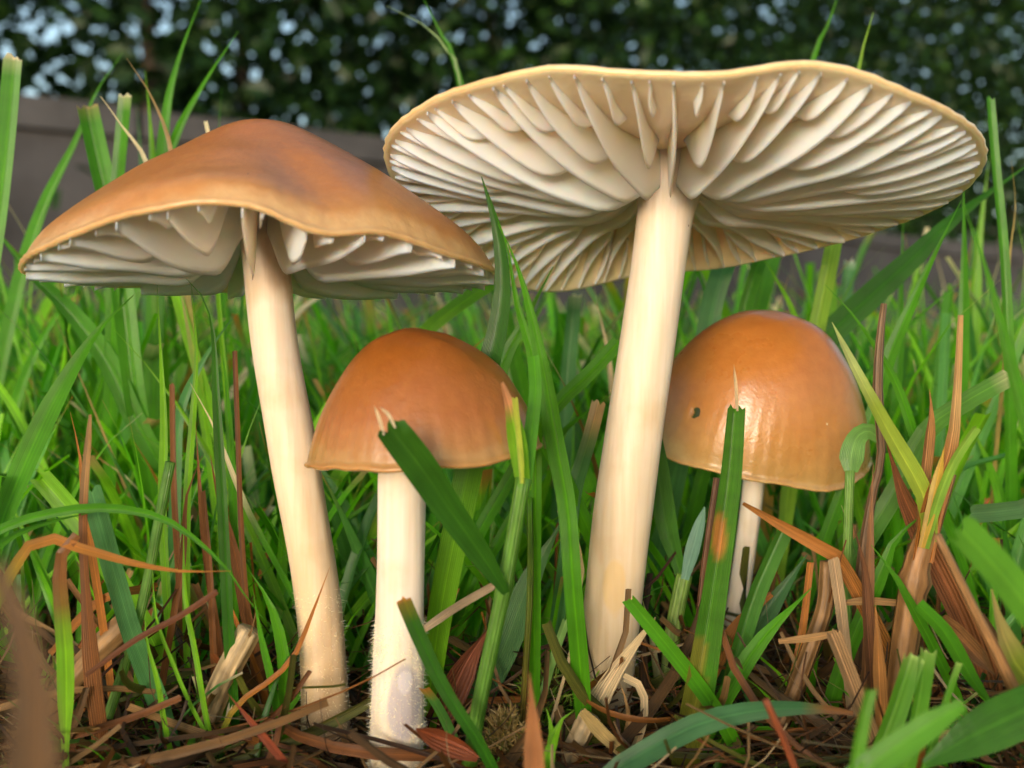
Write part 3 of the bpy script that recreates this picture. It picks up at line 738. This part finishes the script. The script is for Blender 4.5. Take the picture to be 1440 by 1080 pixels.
blade('slim tall blade running close beside the tall folded one between both caps', [(752, 700), (752, 560), (748, 500), (727, 427), (714, 350), (697, 300)], 19, 9.8, G1, fold=.5)
blade('dark pointed blade overlapping the tip of the domed cap', [(668, 620), (684, 527), (700, 460), (707, 393), (698, 320), (677, 248)], 38, 9.8, G2, bc=G3, bf=.45, fold=.25, wp=[(0, .8), (.4, 1), (.6, .95), (.85, .6), (1, .03)])  # brighter green low down paints the light falling on its lower part
blade('light ribbed blade slanting right above the rounded cap', [(560, 520), (600, 465), (650, 425), (705, 388)], 24, 13.5, G3, tip='c')
blade('broad dark blade slanting right behind the tall folded blade', [(690, 600), (703, 520), (733, 460), (778, 375)], 30, 12, G1, fold=.5)
blade('straight ribbed blade pointing to the thick cream stem', [(730, 650), (780, 573), (827, 527), (872, 478)], 22, 11.9, G1, 'c')
blade('lower straight blade pointing to the thick cream stem', [(760, 660), (792, 607), (862, 552)], 16, 12.0, G1)
blade('greyish blade with frayed dry tip beside the thick cream stem', [(797, 780), (807, 693), (830, 613), (842, 565)], 23, 11.4, G4, tc=TN, tf=.15, tip='c')
blade('dull square cut blade in the turf under the upturned cap', [(792, 640), (798, 540), (809, 415)], 24, 15, G4, 'c', tc=PL, tf=.04)
dry('bleached thin dry blade under the upturned cap', [(862, 560), (856, 500), (843, 440), (834, 395)], 9, 15, PL)
blade('leaf with orange withered tip above the rounded cap', [(640, 530), (655, 500), (688, 470)], 15, 13, G3, tc=OR, tf=.5)
blade('cut blade with rusty margin before the bruised white stem', [(668, 1035), (640, 995), (612, 945), (585, 885), (567, 843)], 22, 8.5, G2, 'c', tc=OR, tf=.06, fold=.6, wp=[(0, .35), (.3, .7), (.7, 1), (1, .95)])
dry('grey bleached straw lying between bruised stem and shoot', [(585, 893), (640, 855), (697, 822)], 13, 9.3, (.36, .30, .22), tip='c', root=False)
dry('dark red curled dead leaf by the foot of the bruised stem', [(585, 1025), (625, 1045), (672, 1068)], 30, 8.7, (.20, .055, .02), fold=.8, root=False, wp=[(0, .1), (.3, 1), (.8, .9), (1, .4)])
dry('dark red dead leaf hanging behind the grass shoot', [(640, 970), (665, 920), (690, 880)], 40, 10.0, (.15, .05, .025), fold=.6)
stalk('thin stem turning brown low down, left of the thick cream stem', [(740, 930), (746, 820), (745, 700)], 9, 9.8, BR, G1, name='grass_shoot', cat='grass stem')
blade('broad bluish ribbed blade low between shoot and thick stem', [(690, 950), (712, 905), (747, 813), (792, 730)], 40, 10.6, (.06, .16, .05), fold=.2)
blade('narrow green blade hugging the thick cream stem', [(812, 950), (807, 853), (800, 770), (785, 680)], 17, 10.4, G1)
blade('short pale green cut blade in the moss by the thick stem', [(762, 980), (778, 925), (797, 872)], 13, 10.0, (.18, .34, .10), 'c')
dry('wiry pale root fibre hanging along the thick cream stem', [(790, 965), (806, 900), (812, 850), (820, 800), (816, 778), (806, 740), (785, 718)], 5, 10.1, PL, tip='c', fold=.1)
dry('soft brown dead blade standing close by in front of the moss', [(752, 1100), (749, 1010), (744, 945)], 30, 7.2, (.34, .16, .07))
blade('tiny bright green seedling leaf at the foot of the thick stem', [(772, 1080), (776, 1030), (768, 995)], 14, 9.0, G3)
blade('second tiny bright seedling leaf curling at the thick stem foot', [(772, 1060), (788, 1015), (806, 1000)], 16, 9.0, G3)
dry('translucent pale dead leaf wrapped round the thick stem foot', [(790, 1092), (825, 1020), (862, 950), (922, 868)], 36, 9.9, (.58, .50, .34), fold=.35, wp=[(0, .9), (.3, 1), (.6, .75), (1, .05)])
stalk('pale straw stump at the foot of the thick cream stem', [(785, 1095), (815, 1035), (830, 1005)], 30, 9.6, (.50, .40, .24), PL)
dry('yellowish straw strip fallen against the thick stem foot', [(818, 1000), (850, 1035), (888, 1068)], 20, 9.4, (.50, .40, .18), tip='c', root=False)
dry('curled papery strip hanging by the thick stem foot', [(885, 1065), (900, 1035), (907, 990), (898, 963), (878, 952)], 13, 9.7, PL, tip='c')
dry('second papery strip curling round the thick stem foot', [(870, 1060), (884, 1020), (880, 985), (872, 960)], 9, 9.7, TN)
blade('cut green blade sloping down right of the thick stem', [(1012, 1008), (975, 955), (925, 893), (885, 845)], 24, 9.6, G1, 'c', fold=.3)
blade('long bent blade lying across the foreground before the bell mushroom', [(850, 1098), (905, 1060), (980, 1020), (1060, 1000), (1140, 996), (1200, 1003)], 34, 8.6, (.05, .16, .06), tc=BR, tf=.1, fold=.3, wp=[(0, .7), (.3, 1), (.7, .8), (1, .2)])
# jointed shoot between thick stem and bell mushroom
sh2 = empty('grass_shoot', pix(943, 935, 11.4)); sh2.location.z = 0
tag(sh2, 'pale ribbed grass shoot forking into two leaves beside the bell cap', 'grass shoot')
stalk(None, [(938, 985), (943, 910), (952, 854), (962, 808)], 22, 11.4, (.30, .38, .12), (.22, .36, .08), name='stem', parent=sh2, mat=M_LEAF)
blade(None, [(960, 818), (948, 775), (938, 740), (928, 670), (920, 600)], 30, 11.4, (.040, .14, .012), name='leaf', parent=sh2, wp=[(0, .5), (.4, 1), (.8, .95), (1, .5)])
blade(None, [(963, 815), (972, 780), (980, 750), (991, 713)], 20, 11.3, (.17, .33, .25), name='leaf', parent=sh2, fold=.15, wp=[(0, .6), (.4, 1), (.75, .8), (1, .1)])
o_ = blade('broad upright blade with orange scar and frayed tip before the bell cap', [(985, 965), (1000, 870), (1016, 760), (1028, 670), (1036, 573)], 42, 9.6, (.045, .165, .008), 'c', fold=.5, n=60, wp=[(0, .9), (.3, 1), (.6, .85), (1, .58)])
a_ = o_.data.attributes['Col'].data
for k_, v_ in enumerate(o_.data.vertices):
    w_ = (v_.co + o_.location) / CM; u_ = 720 + w_.x / w_.y * FPX; y_ = 500 - (w_.z - CAM_H) / w_.y * FPX
    e_ = math.hypot((u_ - 1012) / 13, (y_ - 755) / 42)
    if e_ < 1: a_[k_].color = (*cmix(OR, tuple(a_[k_].color)[:3], sstep(.55, 1, e_)), 1)
    elif y_ > 900 and u_ < 995: a_[k_].color = (.16, .17, .02, 1)
dry('hair thin pale fibre on the tip of the broad upright blade', [(1037, 578), (1035, 545), (1032, 512)], 5, 9.55, PL, root=False)
stalk('thin dark brown stem behind the broad upright blade', [(975, 950), (990, 800), (1008, 672)], 9, 10.6, BR, (.16, .09, .06))
blade('cut ribbed blade fanning out right of the broad upright one', [(1030, 950), (1060, 850), (1085, 790), (1104, 748)], 27, 10.4, (.05, .17, .02), 'c', fold=.6)
blade('low green blade fanning right over the dead straw', [(1035, 955), (1075, 895), (1142, 826)], 24, 9.9, G1)
blade('broad bluish blade lying under the fan of leaves by the bell stem', [(1050, 905), (1090, 845), (1135, 780)], 34, 11.0, (.05, .15, .05))
dry('orange dead leaf piece at the foot of the bell mushroom', [(1020, 905), (1045, 870), (1085, 835)], 30, 10.8, OR, wp=[(0, .4), (.4, 1), (1, .3)])
dry('bent orange straw reaching across the thin bell mushroom stem', [(1182, 790), (1150, 768), (1100, 740), (1045, 708)], 25, 10.2, (.42, .19, .05), fold=.7, wp=[(0, .9), (.3, 1), (.8, .7), (1, .2)])
# right: dry clump
cl = empty('dry_grass_clump', pix(1265, 1000, 9.9)); cl.location.z = 0
tag(cl, 'stout jointed tan straw clump with rust brown and yellow green leaves', 'dry grass')
stalk(None, [(1258, 1010), (1268, 930), (1280, 850), (1290, 790), (1306, 745), (1335, 665)], 38, 9.9, (.34, .19, .075), (.42, .25, .12), name='stalk', parent=cl, node=.55, wp=[(0, .9), (.5, 1), (.8, .75), (1, .5)])
dry(None, [(1298, 790), (1312, 715), (1338, 630), (1346, 550), (1351, 443)], 32, 9.8, (.40, .17, .045), name='leaf', parent=cl, tc=(.52, .36, .17), tf=.5, wp=[(0, .9), (.25, 1), (.5, .6), (.7, .38), (1, .25)], fold=.6)
dry(None, [(1292, 760), (1303, 660), (1310, 590), (1307, 547)], 17, 10.2, (.36, .19, .07), name='leaf', parent=cl, fold=.6)
blade(None, [(1296, 770), (1312, 705), (1328, 628)], 15, 9.7, (.5, .33, .06), name='leaf', parent=cl)
blade(None, [(1302, 772), (1318, 710), (1343, 648), (1374, 602)], 15, (9.75, 9.5), (.20, .38, .05), 'c', fold=.4, name='leaf', parent=cl)
stalk('twisted dark brown dead stem beside the bell cap', [(1205, 930), (1212, 800), (1225, 705), (1239, 640), (1234, 550), (1237, 480), (1243, 427)], 14, 10.7, (.17, .09, .045), (.26, .19, .13), wp=[(0, 1.6), (.4, 1.3), (.6, .8), (.8, 1.0), (1, .6)])
blade(None, [(1306, 762), (1302, 700), (1250, 605), (1207, 525), (1170, 453)], 27, 9.8, (.26, .36, .04), name='leaf', parent=cl, tc=(.36, .44, .16), tf=.3, fold=.5, wp=[(0, .9), (.25, 1), (.6, .7), (.85, .4), (1, .03)])
dry('broad brown hollow dead leaf under the yellow green blade', [(1288, 735), (1268, 690), (1246, 620)], 38, 10.4, (.24, .10, .045), fold=.9)
crl = empty('grass_curl', pix(1192, 800, 10.6)); crl.location.z = 0
tag(crl, 'thin green stem ending in a folded over leaf against the bell cap', 'grass blade')
stalk(None, [(1190, 930), (1191, 800), (1193, 720), (1195, 662)], 13, 10.6, (.14, .30, .05), (.20, .36, .09), name='stem', parent=crl, mat=M_LEAF)
blade(None, [(1197, 664), (1198, 640), (1206, 615), (1222, 606), (1238, 618)], 34, (10.6, 10.7), (.13, .30, .07), 'c', fold=.15, name='leaf', parent=crl, wp=[(0, .55), (.2, 1), (.6, .75), (1, .35)])
blade('long dark green blade sweeping up right above the bell cap', [(1090, 585), (1157, 482), (1213, 427), (1287, 360), (1345, 305), (1455, 225)], 36, 14.2, G2, fold=.35)
blade('narrow straight blade leaning right with the far wall behind it', [(1225, 590), (1250, 503), (1280, 433), (1313, 360), (1352, 282)], 20, 12.5, G1)
blade('thin blade leaning low right, crossing the narrow straight one', [(1200, 560), (1262, 475), (1310, 430), (1372, 380)], 11, 14.5, G1)
blade('broad soft blade folding down close by at the right border', [(1475, 690), (1436, 565), (1413, 477), (1387, 380), (1352, 280)], 29, 7.4, G1, fold=.3)
blade('tall blunt blade beside the right tip of the upturned cap', [(1420, 520), (1413, 360), (1401, 233), (1393, 136)], 19, 13, G1, 'c')
dry('thin yellowish dry blade beside the tall blunt blade', [(1415, 480), (1420, 360), (1428, 290), (1422, 225)], 7, 13.5, (.45, .38, .12))
blade('upright narrow blade under the right tip of the upturned cap', [(1352, 560), (1356, 400), (1355, 250)], 17, 14, G1)
blade('blurred pale blade behind the tall blunt one', [(1368, 500), (1376, 350), (1392, 215)], 19, 19, G3)
blade('blade tip rising over the hedge behind the upturned cap', [(1100, 300), (1143, 84), (1160, 45), (1182, -15)], 26, 16, G1)
blade('short yellow green pointed tip above the upturned cap', [(1180, 300), (1207, 100), (1228, 18)], 24, 14, (.20, .36, .03))
blade('tall blade leaning left behind the upturned cap', [(700, 400), (645, 108), (617, 42), (585, -22)], 22, 15, G1)
blade('thin pale blade curving left off the tall leaning one', [(690, 400), (645, 112), (632, 75), (600, 38), (543, 8)], 11, 15, (.25, .36, .16))
# right foreground
blade('wide bright blade close by at the right border', [(1500, 930), (1440, 845), (1400, 795), (1352, 742)], 56, 6.8, (.085, .26, .015), 'c', fold=.2)
stalk('smooth tan straw slanting down at the right border', [(1435, 990), (1400, 915), (1370, 858), (1318, 752)], 17, 8.2, (.36, .17, .06), (.42, .26, .13), wp=[(0, 1.1), (.5, 1), (1, .6)])
blade('olive leaf with papery tip at the right border', [(1470, 985), (1430, 930), (1405, 870), (1394, 828)], 44, 8.2, (.17, .22, .03), tc=(.42, .34, .14), tf=.2, fold=.6)
blade('green blade sloping down right of the tan straw clump', [(1397, 995), (1365, 950), (1330, 890), (1292, 850)], 22, 8.8, G1, wp=[(0, .2), (.3, .9), (.7, 1), (1, .9)], root=False)
for (lab, px, w) in (('widest of three cut green shoots before the straw clump', [(1240, 1060), (1262, 1000), (1286, 925)], 33), ('curled cut green shoot beside the widest one', [(1285, 1040), (1297, 980), (1306, 915)], 26), ('thinnest of three cut green shoots before the straw clump', [(1318, 1030), (1332, 980), (1349, 932)], 13)):
    blade(lab, px, w, 8.0, (.085, .26, .02), 'c', fold=.7, tc=(.3, .45, .12), tf=.08)
blade('wide bright blade leaning right across the lower foreground', [(1190, 1110), (1250, 1062), (1300, 1025), (1355, 990)], 44, 6.6, (.085, .27, .02), fold=.2, wp=[(0, .7), (.5, 1), (.9, .85), (1, .4)])
blade('narrow soft blade upright in the lower foreground', [(1200, 1110), (1212, 1030), (1226, 968)], 24, 6.6, (.085, .26, .02), 'c')
blade('wide dark green leaf lying flat at the lower right', [(1300, 1075), (1370, 1035), (1460, 990)], 66, 7.6, (.035, .13, .012), tip='c', fold=.2, root=False, wp=[(0, .2), (.4, .9), (1, 1)])
stalk('thin red stick poking up in the foreground before the bell mushroom', [(1125, 1098), (1100, 1035), (1076, 983)], 10, 8.0, (.34, .085, .03), (.30, .09, .035))
dry('slender orange straw upright beneath the bell cap', [(1108, 985), (1128, 890), (1140, 790)], 11, 10.4, OR, tip='c')
dry('split grey straw leaning in the right thatch', [(1228, 1045), (1205, 975), (1182, 915), (1172, 890)], 26, 9.1, (.34, .23, .13), tip='c', fold=.7)
dry('straight orange straw upright among the grey ones at right', [(1242, 1045), (1238, 960), (1231, 850)], 20, 9.2, (.42, .21, .07), tip='p', fold=.6)
dry('greyish straw sliver standing under the bent orange straw', [(1190, 920), (1182, 850), (1172, 785)], 17, 9.9, (.42, .33, .22), tip='c', fold=.6)
dry('dark brown dead blade standing before the tan straw clump', [(1222, 880), (1216, 800), (1199, 735)], 18, 9.7, (.14, .065, .03), fold=.6)
dry('long brown dead blade rising behind the dark brown one', [(1222, 860), (1224, 760), (1228, 650)], 13, 10.1, (.28, .15, .075), fold=.7)
stalk('curved dull brown straw beneath the bent orange straw', [(1110, 990), (1140, 910), (1160, 850), (1165, 790)], 24, 10.3, (.24, .14, .06), (.30, .19, .09))
dry('horizontal broken straw lying in the right thatch', [(1095, 902), (1140, 897), (1178, 890)], 11, 9.8, TN, tip='c', root=False)
dry('horizontal tan straw behind the dark brown dead blade', [(1185, 848), (1220, 845), (1262, 848)], 12, 10.1, TN, tip='c', root=False)
blade('small green blade bending left of the tan straw clump', [(1276, 840), (1255, 805), (1225, 766)], 16, 9.7, G1)
blade('green leaf curving out behind the tan straw clump', [(1242, 800), (1252, 770), (1272, 745), (1300, 722)], 24, 10.3, G1)
dry('rust brown dead leaf low at the right border', [(1325, 870), (1360, 905), (1400, 950)], 26, 9.0, (.24, .12, .05), root=False, fold=.8)
blade('dark thin blade slanting over the turf behind the bell cap', [(1295, 640), (1267, 555), (1245, 510), (1203, 447), (1160, 400)], 14, 11.6, G1)
blade('ribbed blade pointing right below the tall straw tip', [(1260, 690), (1300, 610), (1350, 570), (1420, 530)], 30, 11.2, (.08, .22, .03), tc=PL, tf=.06, tip='c')
blade('horizontal grey green blade at the right border', [(1475, 712), (1430, 718), (1368, 723)], 30, 9.6, (.07, .17, .06), tip='c')
blade('bluish broad blade standing under the right half of the upturned cap', [(985, 520), (1003, 422), (1030, 338)], 34, 14, G4, 'c')
blade('dark green blade beside the bluish one under the upturned cap', [(1035, 500), (1050, 428), (1075, 345)], 22, 14.4, G1, 'c')
blade('bright blade leaning left under the upturned cap above the bell', [(1140, 520), (1116, 440), (1090, 390), (1062, 345)], 14, 14.2, G3)
blade('upright bright blade with the grey wall behind it', [(1172, 540), (1170, 433), (1168, 335)], 15, 16, G3, 'c')
blade('pale blade with bleached cut tip against the grey wall', [(1180, 520), (1191, 410), (1196, 366)], 20, 18, G4, 'c', tc=(.8, .78, .72), tf=.12)
blade('upright slim blade against the wall right of the bleached tip', [(1262, 540), (1266, 438), (1270, 308)], 14, 16, G1)

# ------------------------------------------------------------------ random turf
GREENS = [(.095, .350, .010), (.060, .250, .008), (.135, .410, .012), (.190, .470, .018), (.100, .300, .060), (.040, .170, .008)]
def turf_blade(r, x, y, L, w, lean, segs, across=3):
    """centre line of a random blade rooted at x, y"""
    z0 = ground_z(x, y) - .1; az = r.uniform(0, 6.283); a = lean * r.uniform(.2, 1.0); k = r.uniform(.0, 1.0) * lean
    p = Vector((x, y, z0)); pts = [p.copy()]; st = L / segs
    for i in range(segs):
        an = a + k * ((i + .5) / segs) ** 2 * 1.6
        p = p + Vector((math.sin(an) * math.cos(az), math.sin(an) * math.sin(az), math.cos(an))) * st
        pts.append(p.copy())
    face = az + math.pi / 2 + r.gauss(0, .6)
    a2 = Vector((math.cos(face), math.sin(face), 0))
    cut = r.random() < .28
    c = r.choice(GREENS); j = r.uniform(.6, 1.35); c = tuple(q * j for q in c)
    if r.random() < .10: c = cmix(c, r.choice([BR, OR, TN, PL]), r.uniform(.6, 1))
    tipc = r.choice([c, c, c, c, TN, OR, PL]); basec = cmix(c, r.choice([(.30, .34, .12), (.22, .13, .05), c]), .6)
    v = []; f = []; col = []; bl = []
    for i, q in enumerate(pts):
        s = i / segs
        ww = w * ((.6 + .4 * sstep(0, .3, s)) * ((1 - .12 * s) if cut else (1 - sstep(.4, 1, s) * .96)))
        t = (pts[min(segs, i + 1)] - pts[max(0, i - 1)]).normalized(); n2 = a2.cross(t)
        kk = cmix(basec, c, sstep(.05, .3, s)); kk = cmix(kk, tipc, sstep(.86, .98, s))
        for m in range(across):
            e = m / (across - 1) * 2 - 1
            v.append(q + a2 * (e * ww * .5) + n2 * ((1 - abs(e)) * .18 * ww)); col.append(kk); bl.append((e, s, j))
    for i in range(segs):
        for m in range(across - 1):
            f.append((i * across + m, i * across + m + 1, (i + 1) * across + m + 1, (i + 1) * across + m))
    return v, f, col, bl, pts, cut, c

def clear_of(pts):
    """keep random blades from standing in front of the mushrooms"""
    for p in pts:
        if p.y < 10.9: return False
        u = 720 + p.x / p.y * FPX; w = 540 - (p.z - CAM_H) / p.y * FPX - 40
        if p.y < 14.6 and 890 < u < 1245 and 410 < w < 700: return False
        if p.y < 13.9 and 1000 < u < 1090 and w < 900: return False
        if p.y < 14.2 and 520 < u < 1400 and w < 420: return False
        if p.y < 13.2 and 10 < u < 720 and w < 430: return False
    return True
def max_len(x, y, r):
    L = r.uniform(2.4, 5.6) + (1.4 if r.random() < .12 else 0) + (.9 if y > 17 else 0)
    if x < -.22 * y: L += .5
    return L
r = random.Random(41)
made = 0
while made < 150:
    y = r.uniform(11.4, 19); x = r.uniform(-.5, .5) * y
    L = max_len(x, y, r) * .95
    v, f, col, bl, pts, cut, cc_ = turf_blade(r, x, y, L, r.uniform(.11, .28), .6, 9, 5)
    if not clear_of(pts): continue
    if y < 13 and r.random() < .3: continue
    u = 720 + x / y * FPX
    where = 'left of the slim cream stem' if u < 400 else 'between the slim and the thick cream stems' if u < 850 else 'behind the bell capped mushroom' if u < 1230 else 'beyond the tan straw clump'
    look = 'withered brownish' if cc_[0] > cc_[1] * .8 else 'blunt cut green' if cut else 'broad pointed green' if abs((Vector(v[20]) - Vector(v[24])).length) > .19 else 'narrow pointed green'
    tag(make('turf_shoot', v, f, M_LEAF, origin=pts[0], col=col, bl=bl), look + ' grass blade in turf ' + where, 'grass blade', 'plain blades of the near turf')
    made += 1
def turf_mass(name, label, count, y0, y1, segs, across, seed, wide=.62, wk=1.0, lk=1.0):
    r = random.Random(seed); V = []; F = []; K = []; B = []; n = 0
    while n < count:
        y = math.sqrt(r.uniform(y0 * y0, y1 * y1)); x = r.uniform(-wide, wide) * y
        v, f, col, bl, pts, cut, cc_ = turf_blade(r, x, y, max_len(x, y, r) * lk, r.uniform(.10, .26) * wk, .65, segs, across)
        if not clear_of(pts): 
            continue
        b = len(V); V += v; F += [tuple(i + b for i in q) for q in f]; K += col; B += bl; n += 1
    tag(make(name, V, F, M_LEAF, col=K, bl=B), label, 'grass', kind='stuff')
turf_mass('short_grass', 'short dense young grass filling the turf between the blades', 2600, 11.2, 24, 7, 3, 71, lk=.62, wk=.8)
turf_mass('lawn_grass', 'dense green lawn grass spreading behind the mushrooms', 7500, 16, 48, 6, 3, 72, wk=.8)
turf_mass('far_lawn_grass', 'soft blurred lawn grass reaching back to the wall', 9000, 48, 200, 4, 2, 73, wk=1.5)

r = random.Random(77); V = []; F = []; K = []; B = []; n_ = 0
while n_ < 240:
    y = r.uniform(9.2, 12.5); x = r.uniform(-.5, .5) * y; u = 720 + x / y * FPX
    if any(a < u < b for a, b in ((385, 640), (770, 930), (990, 1080))): continue
    v, f, col, bl, pts, cut, cc_ = turf_blade(r, x, y, r.uniform(.5, 1.5), r.uniform(.04, .15), .9, 6, 3)
    b = len(V); V += v; F += [tuple(i + b for i in q) for q in f]; K += col; B += bl; n_ += 1
tag(make('grass_sprouts', V, F, M_LEAF, col=K, bl=B), 'tiny green grass sprouts pushing through the brown thatch', 'grass', kind='stuff')

# ------------------------------------------------------------------ dead thatch, moss
def thatch(count, seed):
    r = random.Random(seed); V = []; F = []; K = []; B = []
    pal = [TN, BR, BR, OR, PL, DK, DK, DK, (.10, .06, .03), (.30, .20, .09), (.16, .10, .05), (.22, .13, .05), (.13, .16, .03)]
    for _ in range(count):
        y = 8.7 + 11 * r.random() ** 1.3; x = r.uniform(-.56, .56) * y
        z = ground_z(x, y) + abs(r.gauss(0, .28)) * (1 if y > 9.3 else .7)
        if y < 10 and z > 1.0: z = .4
        u = 720 + x / y * FPX
        if y < 10.9 and any(a < u < b for a, b in ((380, 640), (760, 930))): z = min(z, .12)
        L = r.uniform(.5, 2.6); az = r.uniform(0, 6.283); el = min(.3, r.gauss(.05, .22)); w = r.choice([.012, .02, .02, .03, .045, .07, .10]) * r.uniform(.7, 1.3)
        p = Vector((x, y, z)); pts = [p.copy()]; n = 6; daz = r.gauss(0, .25); de = r.gauss(-.03, .12)
        for i in range(n):
            p = p + Vector((math.cos(az) * math.cos(el), math.sin(az) * math.cos(el), math.sin(el))) * L / n
            az += daz; el += de; pts.append(p.copy())
        c = r.choice(pal if w < .05 else pal[:4] + pal[8:]); j = r.uniform(.35, .95); c = tuple(q * j for q in c)
        side = Vector((0, 0, 1)); b = len(V); tw = r.uniform(0, 3.14)
        for i, q in enumerate(pts):
            t = (pts[min(n, i + 1)] - pts[max(0, i - 1)]).normalized()
            a = t.cross(Vector((0, 0, 1))).normalized(); nn = a.cross(t); tw += r.gauss(0, .12)
            ww = w * (1 - .5 * abs(i / n - .5)); aa = a * math.cos(tw) + nn * math.sin(tw); bb = nn * math.cos(tw) - a * math.sin(tw)
            for e in (-1, 0, 1):
                V.append(q + aa * (e * ww * .5) + bb * ((1 - abs(e)) * .3 * ww)); K.append(c); B.append((e, i / n, j))
        for i in range(n):
            for m in range(2): F.append((b + i * 3 + m, b + i * 3 + m + 1, b + (i + 1) * 3 + m + 1, b + (i + 1) * 3 + m))
    return V, F, K, B
V, F, K, B = thatch(7000, 91)
tag(make('thatch', V, F, M_DRY, col=K, bl=B), 'tangled brown dead grass thatch covering the soil around the stems', 'thatch', kind='stuff')
r = random.Random(57); made = 0
while made < 70:
    y = r.uniform(10.3, 13.2); u = r.choice([r.uniform(20, 420), r.uniform(20, 420), r.uniform(1090, 1430), r.uniform(1090, 1430), r.uniform(600, 800), r.uniform(900, 1010)])
    x = (u - 720) / FPX * y; L = r.uniform(.9, 2.3); az = r.uniform(0, 6.283); le = r.uniform(.05, .7)
    p0 = Vector((x, y, ground_z(x, y) - .1)); dirv = Vector((math.sin(le) * math.cos(az), math.sin(le) * math.sin(az), math.cos(le)))
    pts = [p0, p0 + dirv * L * .5, p0 + (dirv + Vector((r.gauss(0, .15), r.gauss(0, .15), -.1))).normalized() * L]
    pp = catmull(pts, 8); w = r.uniform(.04, .13)
    u2 = 720 + pp[-1].x / pp[-1].y * FPX; u1 = 720 + pp[4].x / pp[4].y * FPX
    if any(a < q < b for q in (u, u1, u2) for a, b in ((395, 520), (500, 620), (790, 910), (1000, 1075))) : continue
    c = r.choice([BR, OR, TN, (.28, .15, .07), (.34, .22, .11), (.18, .09, .04)]); K_ = [tuple(q * r.uniform(.8, 1.15) for q in c)] * 9
    v, f, col, bl = strip(pp, [w * (.8 + .3 * math.sin(i)) * (1 if i < 6 else .6) for i in range(9)], K_, 5, .5, r.uniform(-50, 50), ragged=.3, seed=made)
    where = 'left of the slim cream stem' if u < 400 else 'between the slim and the thick cream stems' if u < 850 else 'at the foot of the bell mushroom' if u < 1050 else 'around the tan straw clump'
    tag(make('straw', v, f, M_DRY, origin=p0, col=col, bl=bl), 'dead straw sticking out of thatch ' + where, 'dry grass', 'short dead straws in the thatch')
    made += 1
def moss(name, label, centre, rx, rz, count, cols, seed):
    r = random.Random(seed); V = []; F = []; K = []; B = []
    for _ in range(count):
        d = Vector((r.gauss(0, 1), r.gauss(0, 1), abs(r.gauss(0, 1)))).normalized()
        p = Vector(centre) + Vector((d.x * rx, d.y * rx * .7, d.z * rz)) * r.random() ** .4
        e = (d + Vector((r.gauss(0, .6), r.gauss(0, .6), r.gauss(.1, .6)))).normalized() * r.uniform(.05, .14)
        s = e.cross(Vector((r.gauss(0, 1), r.gauss(0, 1), r.gauss(0, 1)))).normalized() * .011
        b = len(V); c = r.choice(cols); V += [p - s, p + s, p + e]; F.append((b, b + 1, b + 2)); K += [c] * 3; B += [(.3, 0, 0)] * 3
    tag(make(name, V, F, M_DRY, col=K, bl=B, smooth=False), label, 'moss', kind='stuff')
c0 = pix(712, 1030, 9.5); c0.z = ground_z(c0.x, c0.y) - .05
moss('brown_moss', 'fuzzy tan and olive moss cushion between shoot and thick stem', c0, .26, .85, 2600, [(.34, .26, .11), (.24, .19, .07), (.45, .36, .18), (.16, .17, .04)], 5)
c0 = pix(235, 1020, 10.2); c0.z = ground_z(c0.x, c0.y) - .1
moss('olive_moss', 'low olive moss tuft in the straw left of the slim stem', c0, .55, .45, 1500, [(.16, .17, .04), (.10, .14, .03), (.28, .24, .09)], 9)
c0 = pix(1140, 1035, 10.4); c0.z = ground_z(c0.x, c0.y) - .1
moss('olive_moss', 'low olive moss tuft under the straws beside the red stick', c0, .6, .45, 1500, [(.16, .17, .04), (.10, .14, .03), (.28, .24, .09)], 10)
c0 = pix(762, 950, 10.4); c0.z = ground_z(c0.x, c0.y)
moss('green_moss', 'tiny bright green moss sprigs left of the thick stem', c0, .38, .95, 1100, [(.12, .26, .03), (.08, .18, .02), (.2, .3, .05)], 6)

r = random.Random(17); V = []; F = []; K = []; B = []
for _ in range(6000):
    y = 8.8 + 8 * r.random() ** 1.2; x = r.uniform(-.55, .55) * y; q = Vector((x, y, ground_z(x, y) + abs(r.gauss(0, .1)))); k = r.uniform(.015, .06)
    b = len(V); V += [q + Vector((r.gauss(0, k), r.gauss(0, k), r.gauss(0, k))) for _ in range(4)]
    F += [(b, b + 1, b + 2), (b, b + 2, b + 3), (b, b + 3, b + 1), (b + 1, b + 3, b + 2)]
    c = r.choice([DK, DK, (.04, .025, .015), (.14, .09, .05), (.30, .22, .12), (.10, .13, .03)]); K += [c] * 4; B += [(.3, 0, r.random())] * 4
tag(make('soil_crumbs', V, F, M_DRY, col=K, bl=B, smooth=False), 'dark crumbs of soil and rotted litter strewn between the straws', 'litter', kind='stuff')
